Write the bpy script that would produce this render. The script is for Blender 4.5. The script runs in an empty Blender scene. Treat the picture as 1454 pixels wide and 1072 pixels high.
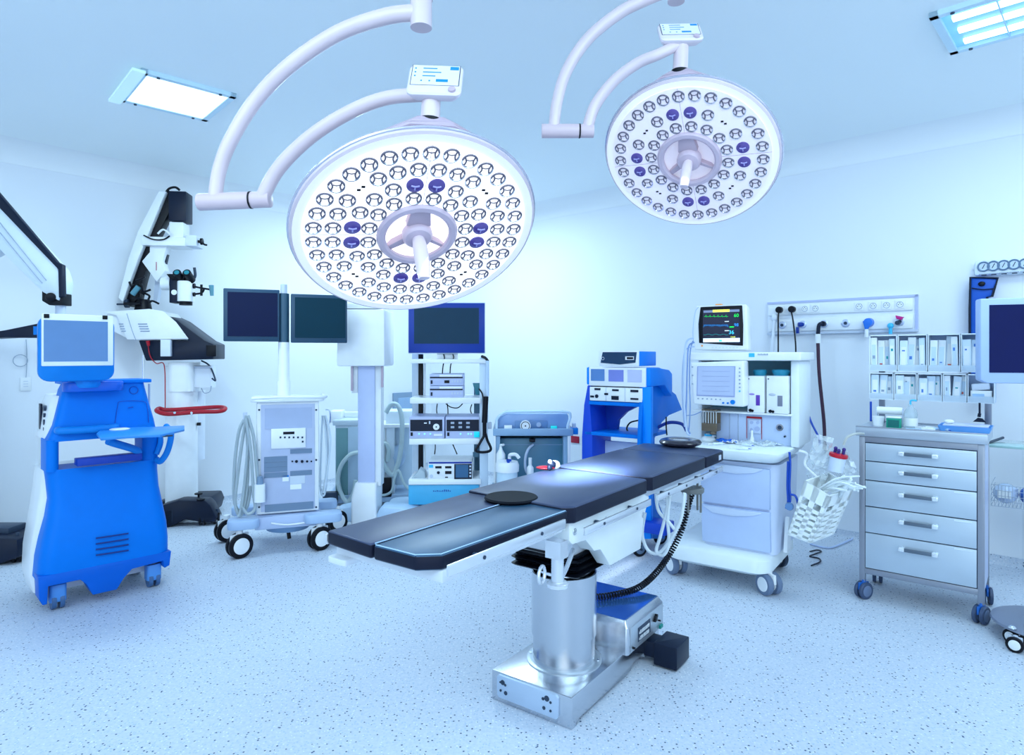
import bpy, bmesh, math, random
from mathutils import Vector, Matrix, Quaternion
random.seed(7)
PI = math.pi
F, CX, HY, H = 906.0, 727.0, 505.0, 1.4      # focal length in pixels, principal column, horizon row, eye height
COL = bpy.context.scene.collection

# ------------------------------------------------------------------ materials
_M = {}
def mat(name, col, rough=0.45, metal=0.0, emis=0.0, ecol=None, var=0.05, scale=12.0, alpha=1.0, trans=0.0, coat=0.0, bump=0.0, spec=0.5, ior=1.45):
    if name in _M: return _M[name]
    m = bpy.data.materials.new(name); m.use_nodes = True
    nt = m.node_tree; b = nt.nodes['Principled BSDF']
    b.inputs['Roughness'].default_value = rough
    b.inputs['Metallic'].default_value = metal
    b.inputs['Specular IOR Level'].default_value = spec
    b.inputs['IOR'].default_value = ior
    b.inputs['Alpha'].default_value = alpha
    b.inputs['Transmission Weight'].default_value = trans
    b.inputs['Coat Weight'].default_value = coat
    c = (*col, 1)
    b.inputs['Base Color'].default_value = c
    if var > 0:
        tc = nt.nodes.new('ShaderNodeTexCoord'); no = nt.nodes.new('ShaderNodeTexNoise'); mx = nt.nodes.new('ShaderNodeMix')
        mx.data_type = 'RGBA'; no.inputs['Scale'].default_value = scale
        nt.links.new(tc.outputs['Object'], no.inputs['Vector'])
        nt.links.new(no.outputs['Fac'], mx.inputs['Factor'])
        mx.inputs['A'].default_value = (*[max(0, x * (1 - var)) for x in col], 1)
        mx.inputs['B'].default_value = (*[min(1, x * (1 + var)) for x in col], 1)
        nt.links.new(mx.outputs['Result'], b.inputs['Base Color'])
        if bump > 0:
            bp = nt.nodes.new('ShaderNodeBump'); bp.inputs['Strength'].default_value = bump; bp.inputs['Distance'].default_value = 0.002
            nt.links.new(no.outputs['Fac'], bp.inputs['Height']); nt.links.new(bp.outputs['Normal'], b.inputs['Normal'])
    if emis > 0:
        b.inputs['Emission Color'].default_value = (*(ecol or col), 1); b.inputs['Emission Strength'].default_value = emis
    _M[name] = m
    return m

W   = mat('white_paint', (.83, .87, .90), .35)
W2  = mat('white_shell', (.86, .90, .94), .28, coat=.2)
WS  = mat('soft_white', (.74, .80, .90), .5)
LG  = mat('light_grey', (.56, .63, .76), .42)
MG  = mat('mid_grey', (.36, .43, .55), .45)
DG  = mat('dark_grey', (.03, .05, .09), .4, spec=.3)
BK  = mat('black_plastic', (.004, .005, .010), .38, spec=.25)
NV  = mat('navy_plastic', (.004, .010, .030), .38, spec=.3)
PAD = mat('pad_vinyl', (.030, .048, .115), .36, var=.18, scale=5, bump=.12)
PADE= mat('pad_vinyl_shaded', (.006, .009, .026), .45, spec=.25)  # darker copy of the pad vinyl, puts shade into the pad sides
BL  = mat('royal_blue_plastic', (.0, .185, .74), .42, spec=.14)
BLS = mat('sky_blue_plastic', (.005, .22, .72), .38, spec=.25)
BLD = mat('deep_blue_plastic', (.0, .045, .42), .4)
BLM = mat('monitor_blue', (.0, .035, .32), .35)
CY  = mat('cyan_plastic', (.05, .52, .85), .35)
ST  = mat('brushed_steel', (.60, .63, .68), .24, metal=1.0, var=.1, scale=3)
ST2 = mat('satin_steel', (.56, .62, .68), .38, metal=.85, var=.06, scale=3)
CH  = mat('chrome', (.85, .88, .92), .12, metal=1.0)
SCR = mat('screen_dark', (.006, .012, .050), .35, spec=.12, var=.15, scale=2)
SCT = mat('screen_teal', (.004, .035, .060), .35, spec=.12, var=.15, scale=2)
SCG = mat('screen_grey_blue', (.12, .26, .52), .3)
RED = mat('red_plastic', (.42, .004, .02), .35)
GRN = mat('green_card', (.0, .30, .20), .5)
PUR = mat('purple_plastic', (.12, .04, .42), .35)
HOSE= mat('pale_hose', (.62, .70, .72), .35)
HOSEG=mat('grey_hose', (.38, .46, .50), .4)
TEAL= mat('teal_grey_panel', (.07, .17, .25), .4)
BRN = mat('brown_rubber', (.05, .015, .04), .4)
BLC = mat('blue_cable', (.0, .06, .45), .4)
ORG = mat('orange_plastic', (.95, .42, .12), .5)
LAV = mat('lavender_enamel', (.68, .57, .63), .35, coat=.3)
LAVD= mat('lavender_shade', (.52, .41, .50), .4)
LAMPF = mat('lamp_face', (.93, .92, .95), .35, emis=.8, ecol=(1, 1, 1))
LAMPF2 = mat('lamp_face_lavender', (.84, .76, .86), .38, emis=.22, ecol=(.9, .9, 1))
GL  = mat('clear_glass', (.80, .93, .97), .04, trans=.9, alpha=.55, var=0)
PLAS= mat('clear_plastic', (.85, .93, .98), .18, trans=.4, alpha=.6, var=.08, scale=30)
PAP = mat('paper_white', (.86, .90, .93), .7)
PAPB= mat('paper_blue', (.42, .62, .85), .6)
FILM= mat('pouch_film', (.55, .70, .84), .25)

# ------------------------------------------------------------------ mesh builder
def rrect(x0, x1, y0, y1, r, z, n=4):
    r = max(1e-4, min(r, (x1 - x0) / 2 - 1e-4, (y1 - y0) / 2 - 1e-4)); out = []
    for cx, cy, a in ((x1 - r, y0 + r, -90), (x1 - r, y1 - r, 0), (x0 + r, y1 - r, 90), (x0 + r, y0 + r, 180)):
        for k in range(n + 1):
            t = math.radians(a + 90 * k / n); out.append(Vector((cx + r * math.cos(t), cy + r * math.sin(t), z)))
    return out
def catmull(pts, n=6, closed=False):
    P = [Vector(p) for p in pts]
    if len(P) < 3 or n < 2: return P
    out = []; L = len(P); rng = L if closed else L - 1
    for i in range(rng):
        if closed: a, b, c, d = P[i - 1], P[i], P[(i + 1) % L], P[(i + 2) % L]
        else: a, b, c, d = P[max(i - 1, 0)], P[i], P[i + 1], P[min(i + 2, L - 1)]
        for k in range(n):
            t = k / n
            out.append(.5 * ((2 * b) + (-a + c) * t + (2 * a - 5 * b + 4 * c - d) * t * t + (-a + 3 * b - 3 * c + d) * t ** 3))
    if not closed: out.append(P[-1])
    return out
def basis(d):
    d = Vector(d).normalized(); a = Vector((0, 0, 1)) if abs(d.z) < .9 else Vector((1, 0, 0))
    u = d.cross(a).normalized(); return u, d.cross(u).normalized(), d

class MB:
    def __init__(s): s.b = bmesh.new()
    def loft(s, secs, cap=True, closed=False):
        rows = [[s.b.verts.new(p) for p in sec] for sec in secs]; n = len(rows[0]); m = len(rows)
        for i in range(m if closed else m - 1):
            A, B = rows[i], rows[(i + 1) % m]
            for k in range(n):
                try: s.b.faces.new((A[k], A[(k + 1) % n], B[(k + 1) % n], B[k]))
                except ValueError: pass
        if cap and not closed:
            s.b.faces.new(rows[0][::-1]); s.b.faces.new(rows[-1])
        return s
    def box(s, x0, x1, y0, y1, z0, z1, rot=None):
        x0, x1 = min(x0, x1), max(x0, x1); y0, y1 = min(y0, y1), max(y0, y1); z0, z1 = min(z0, z1), max(z0, z1)
        pts = [[Vector((x, y, z)) for x, y in ((x0, y0), (x1, y0), (x1, y1), (x0, y1))] for z in (z0, z1)]
        if rot is not None:
            c = Vector(((x0 + x1) / 2, (y0 + y1) / 2, (z0 + z1) / 2)); pts = [[c + rot @ (p - c) for p in r] for r in pts]
        return s.loft(pts)
    def rbox(s, x0, x1, y0, y1, z0, z1, r=.02, taper=0.0):
        t = taper
        return s.loft([rrect(x0, x1, y0, y1, r, z0), rrect(x0 + t, x1 - t, y0 + t, y1 - t, r, z1)])
    def cyl(s, p0, p1, r0, r1=None, seg=20):
        p0, p1 = Vector(p0), Vector(p1); r1 = r0 if r1 is None else r1; u, v, d = basis(p1 - p0)
        c = [(math.cos(2 * PI * k / seg), math.sin(2 * PI * k / seg)) for k in range(seg)]
        return s.loft([[p + (u * a + v * b) * r for a, b in c] for p, r in ((p0, r0), (p1, r1))])
    def lathe(s, prof, c=(0, 0, 0), axis=(0, 0, 1), seg=32, cap=True):
        c = Vector(c); u, v, d = basis(axis)
        cs = [(math.cos(2 * PI * k / seg), math.sin(2 * PI * k / seg)) for k in range(seg)]
        return s.loft([[c + d * h + (u * a + v * b) * max(r, 1e-4) for a, b in cs] for r, h in prof], cap=cap)
    def torus(s, c, axis, R, r, seg=40, ss=10):
        c = Vector(c); u, v, d = basis(axis); secs = []
        for k in range(seg):
            t = 2 * PI * k / seg; e = u * math.cos(t) + v * math.sin(t)
            secs.append([c + e * (R + r * math.cos(q)) + d * r * math.sin(q) for q in [2 * PI * j / ss for j in range(ss)]])
        return s.loft(secs, closed=True)
    def tube(s, pts, r, seg=8, n=6, closed=False):
        P = catmull(pts, n, closed); secs = []; L = len(P); prev = None
        for i, p in enumerate(P):
            if closed: d = P[(i + 1) % L] - P[i - 1]
            else: d = P[min(i + 1, L - 1)] - P[max(i - 1, 0)]
            if d.length < 1e-7: d = Vector((0, 0, 1))
            d.normalize()
            if prev is None: u, v, _ = basis(d)
            else:
                u = prev - d * prev.dot(d)
                if u.length < 1e-6: u = basis(d)[0]
                u.normalize(); v = d.cross(u)
            prev = u; rr = r(i / max(1, L - 1)) if callable(r) else r
            secs.append([p + (u * math.cos(2 * PI * k / seg) + v * math.sin(2 * PI * k / seg)) * rr for k in range(seg)])
        return s.loft(secs, cap=not closed, closed=closed)
    def prism(s, poly, ax, a0, a1):
        f = {'x': lambda p, a: Vector((a, p[0], p[1])), 'y': lambda p, a: Vector((p[0], a, p[1])), 'z': lambda p, a: Vector((p[0], p[1], a))}[ax]
        return s.loft([[f(p, a) for p in poly] for a in (a0, a1)])
    def ball(s, c, r, sx=1, sy=1, sz=1, seg=16):
        c = Vector(c); rows = []
        for i in range(1, 10):
            t = PI * i / 10
            rows.append([c + Vector((r * sx * math.sin(t) * math.cos(2 * PI * k / seg), r * sy * math.sin(t) * math.sin(2 * PI * k / seg), r * sz * math.cos(t))) for k in range(seg)])
        return s.loft(rows)
    def build(s, name, m, parent=None, bev=0, seg=2, sharp=38, smooth=True, M=None):
        b = s.b
        bmesh.ops.recalc_face_normals(b, faces=b.faces)
        if bev > 0:
            eds = [e for e in b.edges if len(e.link_faces) == 2 and e.calc_face_angle(0) > math.radians(40)]
            bmesh.ops.bevel(b, geom=eds, offset=bev, offset_type='OFFSET', segments=seg, profile=.5, affect='EDGES', clamp_overlap=True)
        me = bpy.data.meshes.new(name); b.to_mesh(me); b.free()
        if smooth: me.shade_smooth(); me.set_sharp_from_angle(angle=math.radians(sharp))
        ms = m if isinstance(m, (list, tuple)) else [m]
        for q in ms: me.materials.append(q)
        o = bpy.data.objects.new(name, me); COL.objects.link(o)
        if parent is not None: o.parent = parent
        if M is not None: o.matrix_local = M
        return o

def tag(o, label=None, cat=None, group=None, kind=None):
    if label: o['label'] = label
    if cat: o['category'] = cat
    if group: o['group'] = group
    if kind: o['kind'] = kind
    return o
def struct(o): o['kind'] = 'structure'; return o

def at(px, py, D): return Vector(((px - CX) / F * D, D, H + (HY - py) / F * D))
def gnd(px, py, z=0.0):
    D = (H - z) * F / (py - HY); return Vector(((px - CX) / F * D, D, z))
class Fr:
    """local frame standing on the floor: +x along its front, +y away from the viewer, z up"""
    def __init__(s, X, Y, deg, z=0.0):
        s.o = Vector((X, Y, z)); a = math.radians(deg); s.a = a
        s.R = Matrix.Rotation(-a, 3, 'Z'); s.c = s.R @ (Vector((0, 0, H)) - s.o)
    def _d(s, px, py): return s.R @ Vector(((px - CX) / F, 1, (HY - py) / F))
    def y(s, px, py, yl=0.0):
        d = s._d(px, py); t = (yl - s.c.y) / d.y; return s.c.x + d.x * t, s.c.z + d.z * t
    def x(s, px, py, xl=0.0):
        d = s._d(px, py); t = (xl - s.c.x) / d.x; return s.c.y + d.y * t, s.c.z + d.z * t
    def z(s, px, py, zl=0.0):
        d = s._d(px, py); t = (zl - s.c.z) / d.z; return s.c.x + d.x * t, s.c.y + d.y * t
    def p(s, px, py, yl): x, z = s.y(px, py, yl); return Vector((x, yl, z))
    def rect(s, px0, py0, px1, py1, yl):
        x0, z1 = s.y(px0, py0, yl); x1, z0 = s.y(px1, py1, yl); return x0, x1, z0, z1
    def world(s, p): return s.o + s.R.transposed() @ Vector(p)
    def thing(s, name, label, cat, group=None, at=(0, 0, 0)):
        o = bpy.data.objects.new(name, None); COL.objects.link(o); o.empty_display_size = .1
        o.location = s.world(at); o.rotation_euler = (0, 0, s.a)
        return tag(o, label, cat, group)
    def solo(s, mb, name, m, label, cat, group=None, **k):
        """a thing that is one mesh, modelled in this frame"""
        o = mb.build(name, m, None, **k); o.location = s.o; o.rotation_euler = (0, 0, s.a)
        return tag(o, label, cat, group)
def rx(d): return Matrix.Rotation(math.radians(d), 3, 'X')
def ry(d): return Matrix.Rotation(math.radians(d), 3, 'Y')
def rz(d): return Matrix.Rotation(math.radians(d), 3, 'Z')

def text(s, size, loc, parent, m, name='lettering', rot=(PI / 2, 0, 0), M=None):
    cu = bpy.data.curves.new('t', 'FONT'); cu.body = s; cu.size = size; cu.extrude = .0004; cu.align_x = 'CENTER'; cu.align_y = 'CENTER'
    to = bpy.data.objects.new('t', cu); COL.objects.link(to)
    dg = bpy.context.evaluated_depsgraph_get(); me = bpy.data.meshes.new_from_object(to.evaluated_get(dg))
    bpy.data.objects.remove(to); me.materials.clear(); me.materials.append(m)
    o = bpy.data.objects.new(name, me); COL.objects.link(o); o.parent = parent
    if M is not None: o.matrix_local = M
    else: o.location = loc; o.rotation_euler = rot
    return o

def caster(parent, x, y, r=.05, w=.03, ang=0.0, ztop=None, mf=W, mt=BK, mh=LG, twin=True):
    """fork is a part of the thing, the wheels are parts of the fork; ang = heading of the axle"""
    a = math.radians(ang); ax = Vector((math.cos(a), math.sin(a), 0)); fw = Vector((-math.sin(a), math.cos(a), 0))
    c = Vector((x, y, r)); zt = ztop if ztop else 2 * r + .03
    f = MB()
    f.cyl((x, y, r * 1.2), (x, y, zt), r * .28)
    hw = w * .5
    pl = [c + fw * (-r * .8) + Vector((0, 0, r * .1)), c + fw * (r * .8) + Vector((0, 0, r * .1)), c + fw * (r * .75) + Vector((0, 0, r * .95)), c + fw * (-r * .75) + Vector((0, 0, r * .95))]
    f.loft([[p - ax * hw * .45 for p in pl], [p + ax * hw * .45 for p in pl]])
    f.cyl(c - ax * (w * 1.05), c + ax * (w * 1.05), r * .16)
    fo = f.build('caster', mf, parent, bev=.002)
    for sgn in ((-1, 1) if twin else (0,)):
        cc = c + ax * sgn * w * .75
        t = MB(); h = w * .42
        t.lathe([(r * .6, -h), (r * .9, -h), (r, -h * .6), (r, h * .6), (r * .9, h), (r * .6, h)], cc, ax, 28)
        wo = t.build('wheel', mt, fo)
        d = MB(); d.lathe([(r * .1, -h * 1.12), (r * .62, -h * 1.12), (r * .66, -h), (r * .66, h), (r * .62, h * 1.12), (r * .1, h * 1.12)], cc, ax, 24)
        d.build('hub_cap', mh, fo)
    return fo
# ------------------------------------------------------------------ camera
cam = bpy.data.cameras.new('camera'); co = bpy.data.objects.new('camera', cam); COL.objects.link(co)
cam.sensor_width = 36; cam.sensor_fit = 'HORIZONTAL'; cam.lens = 36 * F / 1454; cam.shift_y = -(536 - HY) / 1454
co.location = (0, 0, H); co.rotation_euler = (PI / 2, 0, 0); bpy.context.scene.camera = co

# ------------------------------------------------------------------ room shell
CO = Vector((-1.02, 8.04, 0)); CEIL = 3.02; TOPW = 2.86
FL = Fr(CO.x, CO.y, 48.82)        # left wall: x runs back toward the viewer as it gets negative, +y is behind the wall
FR = Fr(CO.x, CO.y, -41.18)       # right wall: x runs toward the viewer, +y is behind the wall
def wallmat(name, c1, c2, sc=.5, rough=.6, bump=0):
    m = bpy.data.materials.new(name); m.use_nodes = True; nt = m.node_tree; b = nt.nodes['Principled BSDF']
    tc = nt.nodes.new('ShaderNodeTexCoord'); no = nt.nodes.new('ShaderNodeTexNoise'); no.inputs['Scale'].default_value = sc; no.inputs['Detail'].default_value = 3
    mx = nt.nodes.new('ShaderNodeMix'); mx.data_type = 'RGBA'
    nt.links.new(tc.outputs['Object'], no.inputs['Vector']); nt.links.new(no.outputs['Fac'], mx.inputs['Factor'])
    mx.inputs['A'].default_value = (*c1, 1); mx.inputs['B'].default_value = (*c2, 1)
    nt.links.new(mx.outputs['Result'], b.inputs['Base Color']); b.inputs['Roughness'].default_value = rough
    return m
WALL = wallmat('wall_paint', (.78, .83, .90), (.84, .88, .93))
CEILM = wallmat('ceiling_paint', (.88, .95, .97), (.91, .97, .98))
# speckled vinyl floor
fm = bpy.data.materials.new('speckled_floor'); fm.use_nodes = True; nt = fm.node_tree; b = nt.nodes['Principled BSDF']
tc = nt.nodes.new('ShaderNodeTexCoord')
CORN = wallmat('cornice_paint', (.84, .89, .93), (.88, .92, .95))
def specks(scale, keep, size):
    vo = nt.nodes.new('ShaderNodeTexVoronoi'); vo.inputs['Scale'].default_value = scale; vo.voronoi_dimensions = '3D'
    nt.links.new(tc.outputs['Object'], vo.inputs['Vector'])
    lt = nt.nodes.new('ShaderNodeMath'); lt.operation = 'LESS_THAN'; lt.inputs[1].default_value = size; nt.links.new(vo.outputs['Distance'], lt.inputs[0])
    sp = nt.nodes.new('ShaderNodeSeparateColor'); nt.links.new(vo.outputs['Color'], sp.inputs['Color'])
    l2 = nt.nodes.new('ShaderNodeMath'); l2.operation = 'LESS_THAN'; l2.inputs[1].default_value = keep; nt.links.new(sp.outputs['Red'], l2.inputs[0])
    mu = nt.nodes.new('ShaderNodeMath'); mu.operation = 'MULTIPLY'; nt.links.new(lt.outputs[0], mu.inputs[0]); nt.links.new(l2.outputs[0], mu.inputs[1])
    return mu
def mixc(fac, a, bcol):
    mx = nt.nodes.new('ShaderNodeMix'); mx.data_type = 'RGBA'; nt.links.new(fac, mx.inputs['Factor'])
    if isinstance(a, tuple): mx.inputs['A'].default_value = (*a, 1)
    else: nt.links.new(a, mx.inputs['A'])
    mx.inputs['B'].default_value = (*bcol, 1); return mx.outputs['Result']
n1 = nt.nodes.new('ShaderNodeTexNoise'); n1.inputs['Scale'].default_value = 70; n1.inputs['Detail'].default_value = 4; nt.links.new(tc.outputs['Object'], n1.inputs['Vector'])
mr = nt.nodes.new('ShaderNodeMapRange'); mr.inputs[1].default_value = .35; mr.inputs[2].default_value = .65; nt.links.new(n1.outputs['Fac'], mr.inputs[0])
c = mixc(mr.outputs[0], (.52, .59, .70), (.61, .67, .77))
c = mixc(specks(95, .40, .34).outputs[0], c, (.42, .54, .68))
c = mixc(specks(58, .42, .22).outputs[0], c, (.05, .09, .18))
c = mixc(specks(80, .25, .28).outputs[0], c, (.74, .80, .88))
nt.links.new(c, b.inputs['Base Color']); b.inputs['Roughness'].default_value = .5; b.inputs['Specular IOR Level'].default_value = .35

LEN = 12.0
m_ = MB(); m_.box(-9, 10, -3, 11, -.1, 0); struct(m_.build('floor', fm))
m_ = MB(); m_.box(-9, 10, -.6, 11, CEIL, CEIL + .1); struct(m_.build('ceiling', CEILM))
def wallpiece(fr, name, mb, m, **k): o = mb.build(name, m, None, **k); o.location = fr.o; o.rotation_euler = (0, 0, fr.a); return struct(o)
wallpiece(FL, 'wall_left', MB().box(-LEN, .12, 0, .12, 0, CEIL), WALL)
wallpiece(FR, 'wall_right', MB().box(0, LEN, 0, .12, 0, CEIL), WALL)
# coved cornice between wall and ceiling
cv = [(0, TOPW), (-.004, TOPW)] + [(-.16 + .16 * math.cos(t), TOPW + (CEIL - TOPW) * math.sin(t)) for t in [PI / 2 * k / 8 for k in range(1, 9)]] + [(0, CEIL)]
wallpiece(FL, 'trim_1', MB().prism(cv, 'x', -LEN, 0), CORN)
wallpiece(FR, 'trim_2', MB().prism(cv, 'x', 0, LEN), CORN)
# vinyl coved up the wall
bs = [(0, 0), (-.03, 0), (-.012, .012), (-.006, .03), (-.005, .06), (0, .062)]
wallpiece(FL, 'baseboard_left', MB().prism(bs, 'x', -LEN, -.02), fm)
wallpiece(FR, 'baseboard_right', MB().prism(bs, 'x', .02, LEN), fm)

# ------------------------------------------------------------------ ceiling luminaires
def ceil_fr(pa, pb):
    """frame whose x axis follows the edge from pixel pa to pixel pb on the ceiling"""
    A, B = gnd(*pa, CEIL), gnd(*pb, CEIL); return A, B
TUBE = mat('tube_glow', (.8, .95, 1), .4, emis=2.2, ecol=(.72, .95, 1))
DIFF = mat('diffuser_glow', (.8, .95, 1), .4, emis=1.15, ecol=(.72, .96, 1))
LOUV = mat('louvre_aluminium', (.45, .68, .9), .25, metal=.6)
def luminaire(c1, c2, c4, label, open_):
    A, B, C = gnd(*c1, CEIL), gnd(*c2, CEIL), gnd(*c4, CEIL)      # near-left, far end of long side, end of short side
    u = B - A; L = u.length; a = math.degrees(math.atan2(u.y, u.x)); v = C - A; wd = abs(v.dot(Vector((-u.y, u.x, 0)) / L))
    sg = 1 if v.dot(Vector((-u.y, u.x, 0))) > 0 else -1
    fr = Fr(A.x, A.y, a, CEIL); t = fr.thing('ceiling_light', label, 'ceiling light')
    y0, y1 = (0, wd) if sg > 0 else (-wd, 0); e = .035
    f = MB()
    for b4 in ((0, L, y0, y0 + e), (0, L, y1 - e, y1), (0, e, y0, y1), (L - e, L, y0, y1)): f.box(b4[0], b4[1], b4[2], b4[3], -.025, 0)
    f.build('frame', CY if False else mat('lamp_frame', (.60, .80, .92), .3), t)
    for sx in (.09, L - .09):
        for sy in (y0 + .018, y1 - .018): MB().cyl((sx, sy, -.031), (sx, sy, -.024), .009, seg=10).build('screw', DG, t)
    if not open_:
        MB().box(e, L - e, y0 + e, y1 - e, -.02, -.008).build('diffuser', DIFF, t)
        MB().box(-.05, e * .5, y0 - .02, y1 + .02, -.035, -.02).build('end_strip', mat('lamp_strip', (.6, .85, .95), .3, emis=.3), t)
    else:
        MB().box(e, L - e, y0 + e, y1 - e, -.006, -.002).build('reflector', mat('reflector', (.20, .55, .92), .3, emis=.25, ecol=(.3, .72, 1)), t)
        n = 3
        for k in range(n):
            yc = y0 + e + (y1 - y0 - 2 * e) * (k + .5) / n
            tb = MB().box(e + .04, L - e - .04, yc - .022, yc + .022, -.022, -.008); tb.build('tube', TUBE, t)
        lv = MB(); k = .25
        while k < L - .1:
            lv.box(k, k + .006, y0 + e, y1 - e, -.026, -.008); k += .22
        lv.build('louvre', LOUV, t)
    return t
luminaire((168, 138), (293, 168), (212, 99), 'flat glowing rectangular ceiling light above the microscope arm, left side', False)
luminaire((1350, 72), (1700, -25), (1317, 19), 'open louvred fluorescent ceiling light at the upper right corner', True)

luminaire((565, 258), (640, 262), (560, 246), 'small added ceiling light, unseen behind the larger surgical lamp disc', False)  # added luminaire, out of sight, to brighten the back of the room
# ------------------------------------------------------------------ light
w = bpy.data.worlds.new('world'); bpy.context.scene.world = w; w.use_nodes = True
wn = w.node_tree; bg = wn.nodes['Background']; bg.inputs[1].default_value = 1.7
tcw = wn.nodes.new('ShaderNodeTexCoord'); sx = wn.nodes.new('ShaderNodeSeparateXYZ'); wn.links.new(tcw.outputs['Generated'], sx.inputs[0])
mpx = wn.nodes.new('ShaderNodeMapRange'); mpx.inputs[1].default_value = -1; mpx.inputs[2].default_value = 1; wn.links.new(sx.outputs['X'], mpx.inputs[0])
cr = wn.nodes.new('ShaderNodeValToRGB'); wn.links.new(mpx.outputs[0], cr.inputs[0]); e = cr.color_ramp.elements
e[0].position = .0; e[0].color = (.55, .78, 1, 1); e[1].position = 1.0; e[1].color = (.50, .72, 1, 1)
for p_, c_ in ((.18, (.06, .10, .18)), (.30, (.5, .77, 1)), (.40, (.98, 1.18, 1.3)), (.52, (.98, 1.18, 1.3)), (.60, (.55, .75, .95)), (.68, (.10, .16, .26)), (.76, (.14, .2, .3)), (.86, (.7, .9, 1.1))):  # invented bright and dark bands, striping the reflections in the steel
    n_ = e.new(p_); n_.color = (*c_, 1)
wn.links.new(cr.outputs[0], bg.inputs[0])
def area(x, y, z, sx, sy, e, col=(.65, .88, 1.0), rot=(0, 0, 0)):
    l = bpy.data.lights.new('ceiling_or_fill_lamp', 'AREA'); l.shape = 'RECTANGLE'; l.size = sx; l.size_y = sy; l.energy = e; l.color = col
    o = bpy.data.objects.new('ceiling_or_fill_lamp', l); COL.objects.link(o); o.location = (x, y, z); o.rotation_euler = rot
area(-1.9, 1.0, 2.9, 2.4, 1.6, 30, rot=(math.radians(38), 0, 0)); area(1.9, 1.0, 2.9, 2.4, 1.6, 32, rot=(math.radians(38), 0, 0))  # unseen fill lights added overhead, aimed toward the back of the room
area(0, .3, 2.9, 3.4, 1.0, 34, rot=(math.radians(50), 0, 0))  # further added fill above the viewer, tilted forward
P1 = gnd(250, 133, CEIL); P2 = gnd(1480, 20, CEIL)
area(P1.x, P1.y, 2.97, .9, .5, 26); area(P2.x, P2.y, 2.97, 1.2, .5, 22)
P3 = gnd(600, 262, CEIL); area(P3.x, P3.y, 2.95, 1.2, .5, 46)  # unseen lamp added to lift the dark far end
def spot(loc, to, e, size=40, blend=.6, col=(.85, .93, 1), r=.12):
    l = bpy.data.lights.new('surgical_beam', 'SPOT'); l.energy = e; l.spot_size = math.radians(size); l.spot_blend = blend; l.color = col; l.shadow_soft_size = r
    o = bpy.data.objects.new('surgical_beam', l); COL.objects.link(o); o.location = loc
    o.rotation_euler = (Vector(to) - Vector(loc)).to_track_quat('-Z', 'Y').to_euler()
sc = bpy.context.scene
sc.view_settings.view_transform = 'Standard'; sc.view_settings.look = 'None'; sc.view_settings.exposure = 0.10
sc.view_settings.gamma = 1.0
# ================================================================== OPERATING TABLE
T = Fr(.22, 2.70, -35.9)
t = T.thing('operating_table', 'steel operating table with black padded top on a round column, centre of the room', 'operating table')
PZ = .86
# base ---------------------------------------------------------------
pl = MB().prism([(-.255, .0), (-.255, .121), (.56, .121), (.56, .02), (.40, .02), (.385, .045), (.27, .045), (.255, .02), (-.20, .02), (-.215, .0)], 'x', -.188, .188)
base = pl.build('base', ST, t, bev=.003)
fp = MB(); fp.prism([(-.145, .024), (.125, .024), (.135, .034), (.135, .106), (.125, .116), (-.145, .116), (-.155, .106), (-.155, .034)], 'y', -.266, -.2535)
fpl = fp.build('front_plate', mat('plate_grey', (.50, .62, .78), .4, metal=.3), base, bev=.002)
for x, z, r in ((-.125, .09, .010), (-.137, .088, .004), (-.112, .083, .005), (-.135, .055, .005), (-.110, .052, .008), (.085, .092, .011), (.068, .086, .006), (.102, .082, .005), (.072, .052, .007), (.102, .05, .005)):
    MB().cyl((x, -.268, z), (x, -.264, z), r, seg=14).build('hole', DG, fpl)
for y in (-.2, -.05): MB().cyl((-.197, y, .09), (-.187, y, .09), .012, seg=12).build('foot_screw', W, base)
hs = MB(); hs.loft([rrect(-.188, .212, .17, .555, .012, .121), rrect(-.188, .212, .17, .555, .012, .235), rrect(-.17, .194, .188, .54, .01, .262)])
hsg = hs.build('housing', ST, t)
MB().box(-.165, .188, .193, .535, .262, .2635).build('top_sheet', mat('steel_blue_reflection', (.08, .26, .70), .14, metal=.7), hsg)  # blue reflection put into the sheet's base colour
MB().box(.212, .2145, .20, .545, .125, .232).build('side_sheet', ST2, hsg, bev=.001)
pt = MB().box(.2145, .2175, .268, .395, .148, .208).build('name_plate', DG, hsg)
lt = MB(); rr = random.Random(3)
for row, z in ((0, .186), (1, .160)):
    y = .285
    while y < .375:
        wd = rr.uniform(.006, .010)
        lt.box(.2175, .2183, y, y + .0022, z - .008, z + .008); lt.box(.2175, .2183, y + wd - .002, y + wd, z - .008, z + .008)
        if rr.random() < .6: lt.box(.2175, .2183, y, y + wd, z + (.006 if rr.random() < .5 else -.001), z + .0085)
        y += wd + .0035
    lt.prism([(.273, z - .005), (.281, z - .005), (.277, z + .006)], 'x', .2175, .2183)
lt.build('plate_lettering', W, pt)
pe = MB()
for y, z, r in ((.445, .192, .011), (.455, .202, .008), (.437, .185, .006), (.49, .168, .004), (.215, .142, .005)): pe.cyl((.2145, y, z), (.226, y, z), r, seg=12)
pe.build('socket', BK, hsg)
MB().box(.2145, .222, .50, .53, .125, .14).build('green_plug', mat('green_plug', (.0, .25, .22), .4), hsg)
bb = MB(); bb.rbox(.235, .345, .385, .54, .010, .108, .006); bb.box(.18, .24, .40, .50, .03, .10)
bb.build('transformer_box', NV, t, bev=.004)
MB().lathe([(.158, .121), (.158, .126), (.150, .129), (.14, .129)], (0, 0, 0), seg=48, cap=True).build('column_flange', ST2, t)
MB().cyl((-.13, -.06, .121), (-.13, -.06, .133), .006).cyl((.135, .05, .121), (.135, .05, .133), .006).build('flange_screw', CH, t)
MB().lathe([(.131, .125), (.131, .236)], seg=56).build('lower_column', ST, t)
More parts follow.
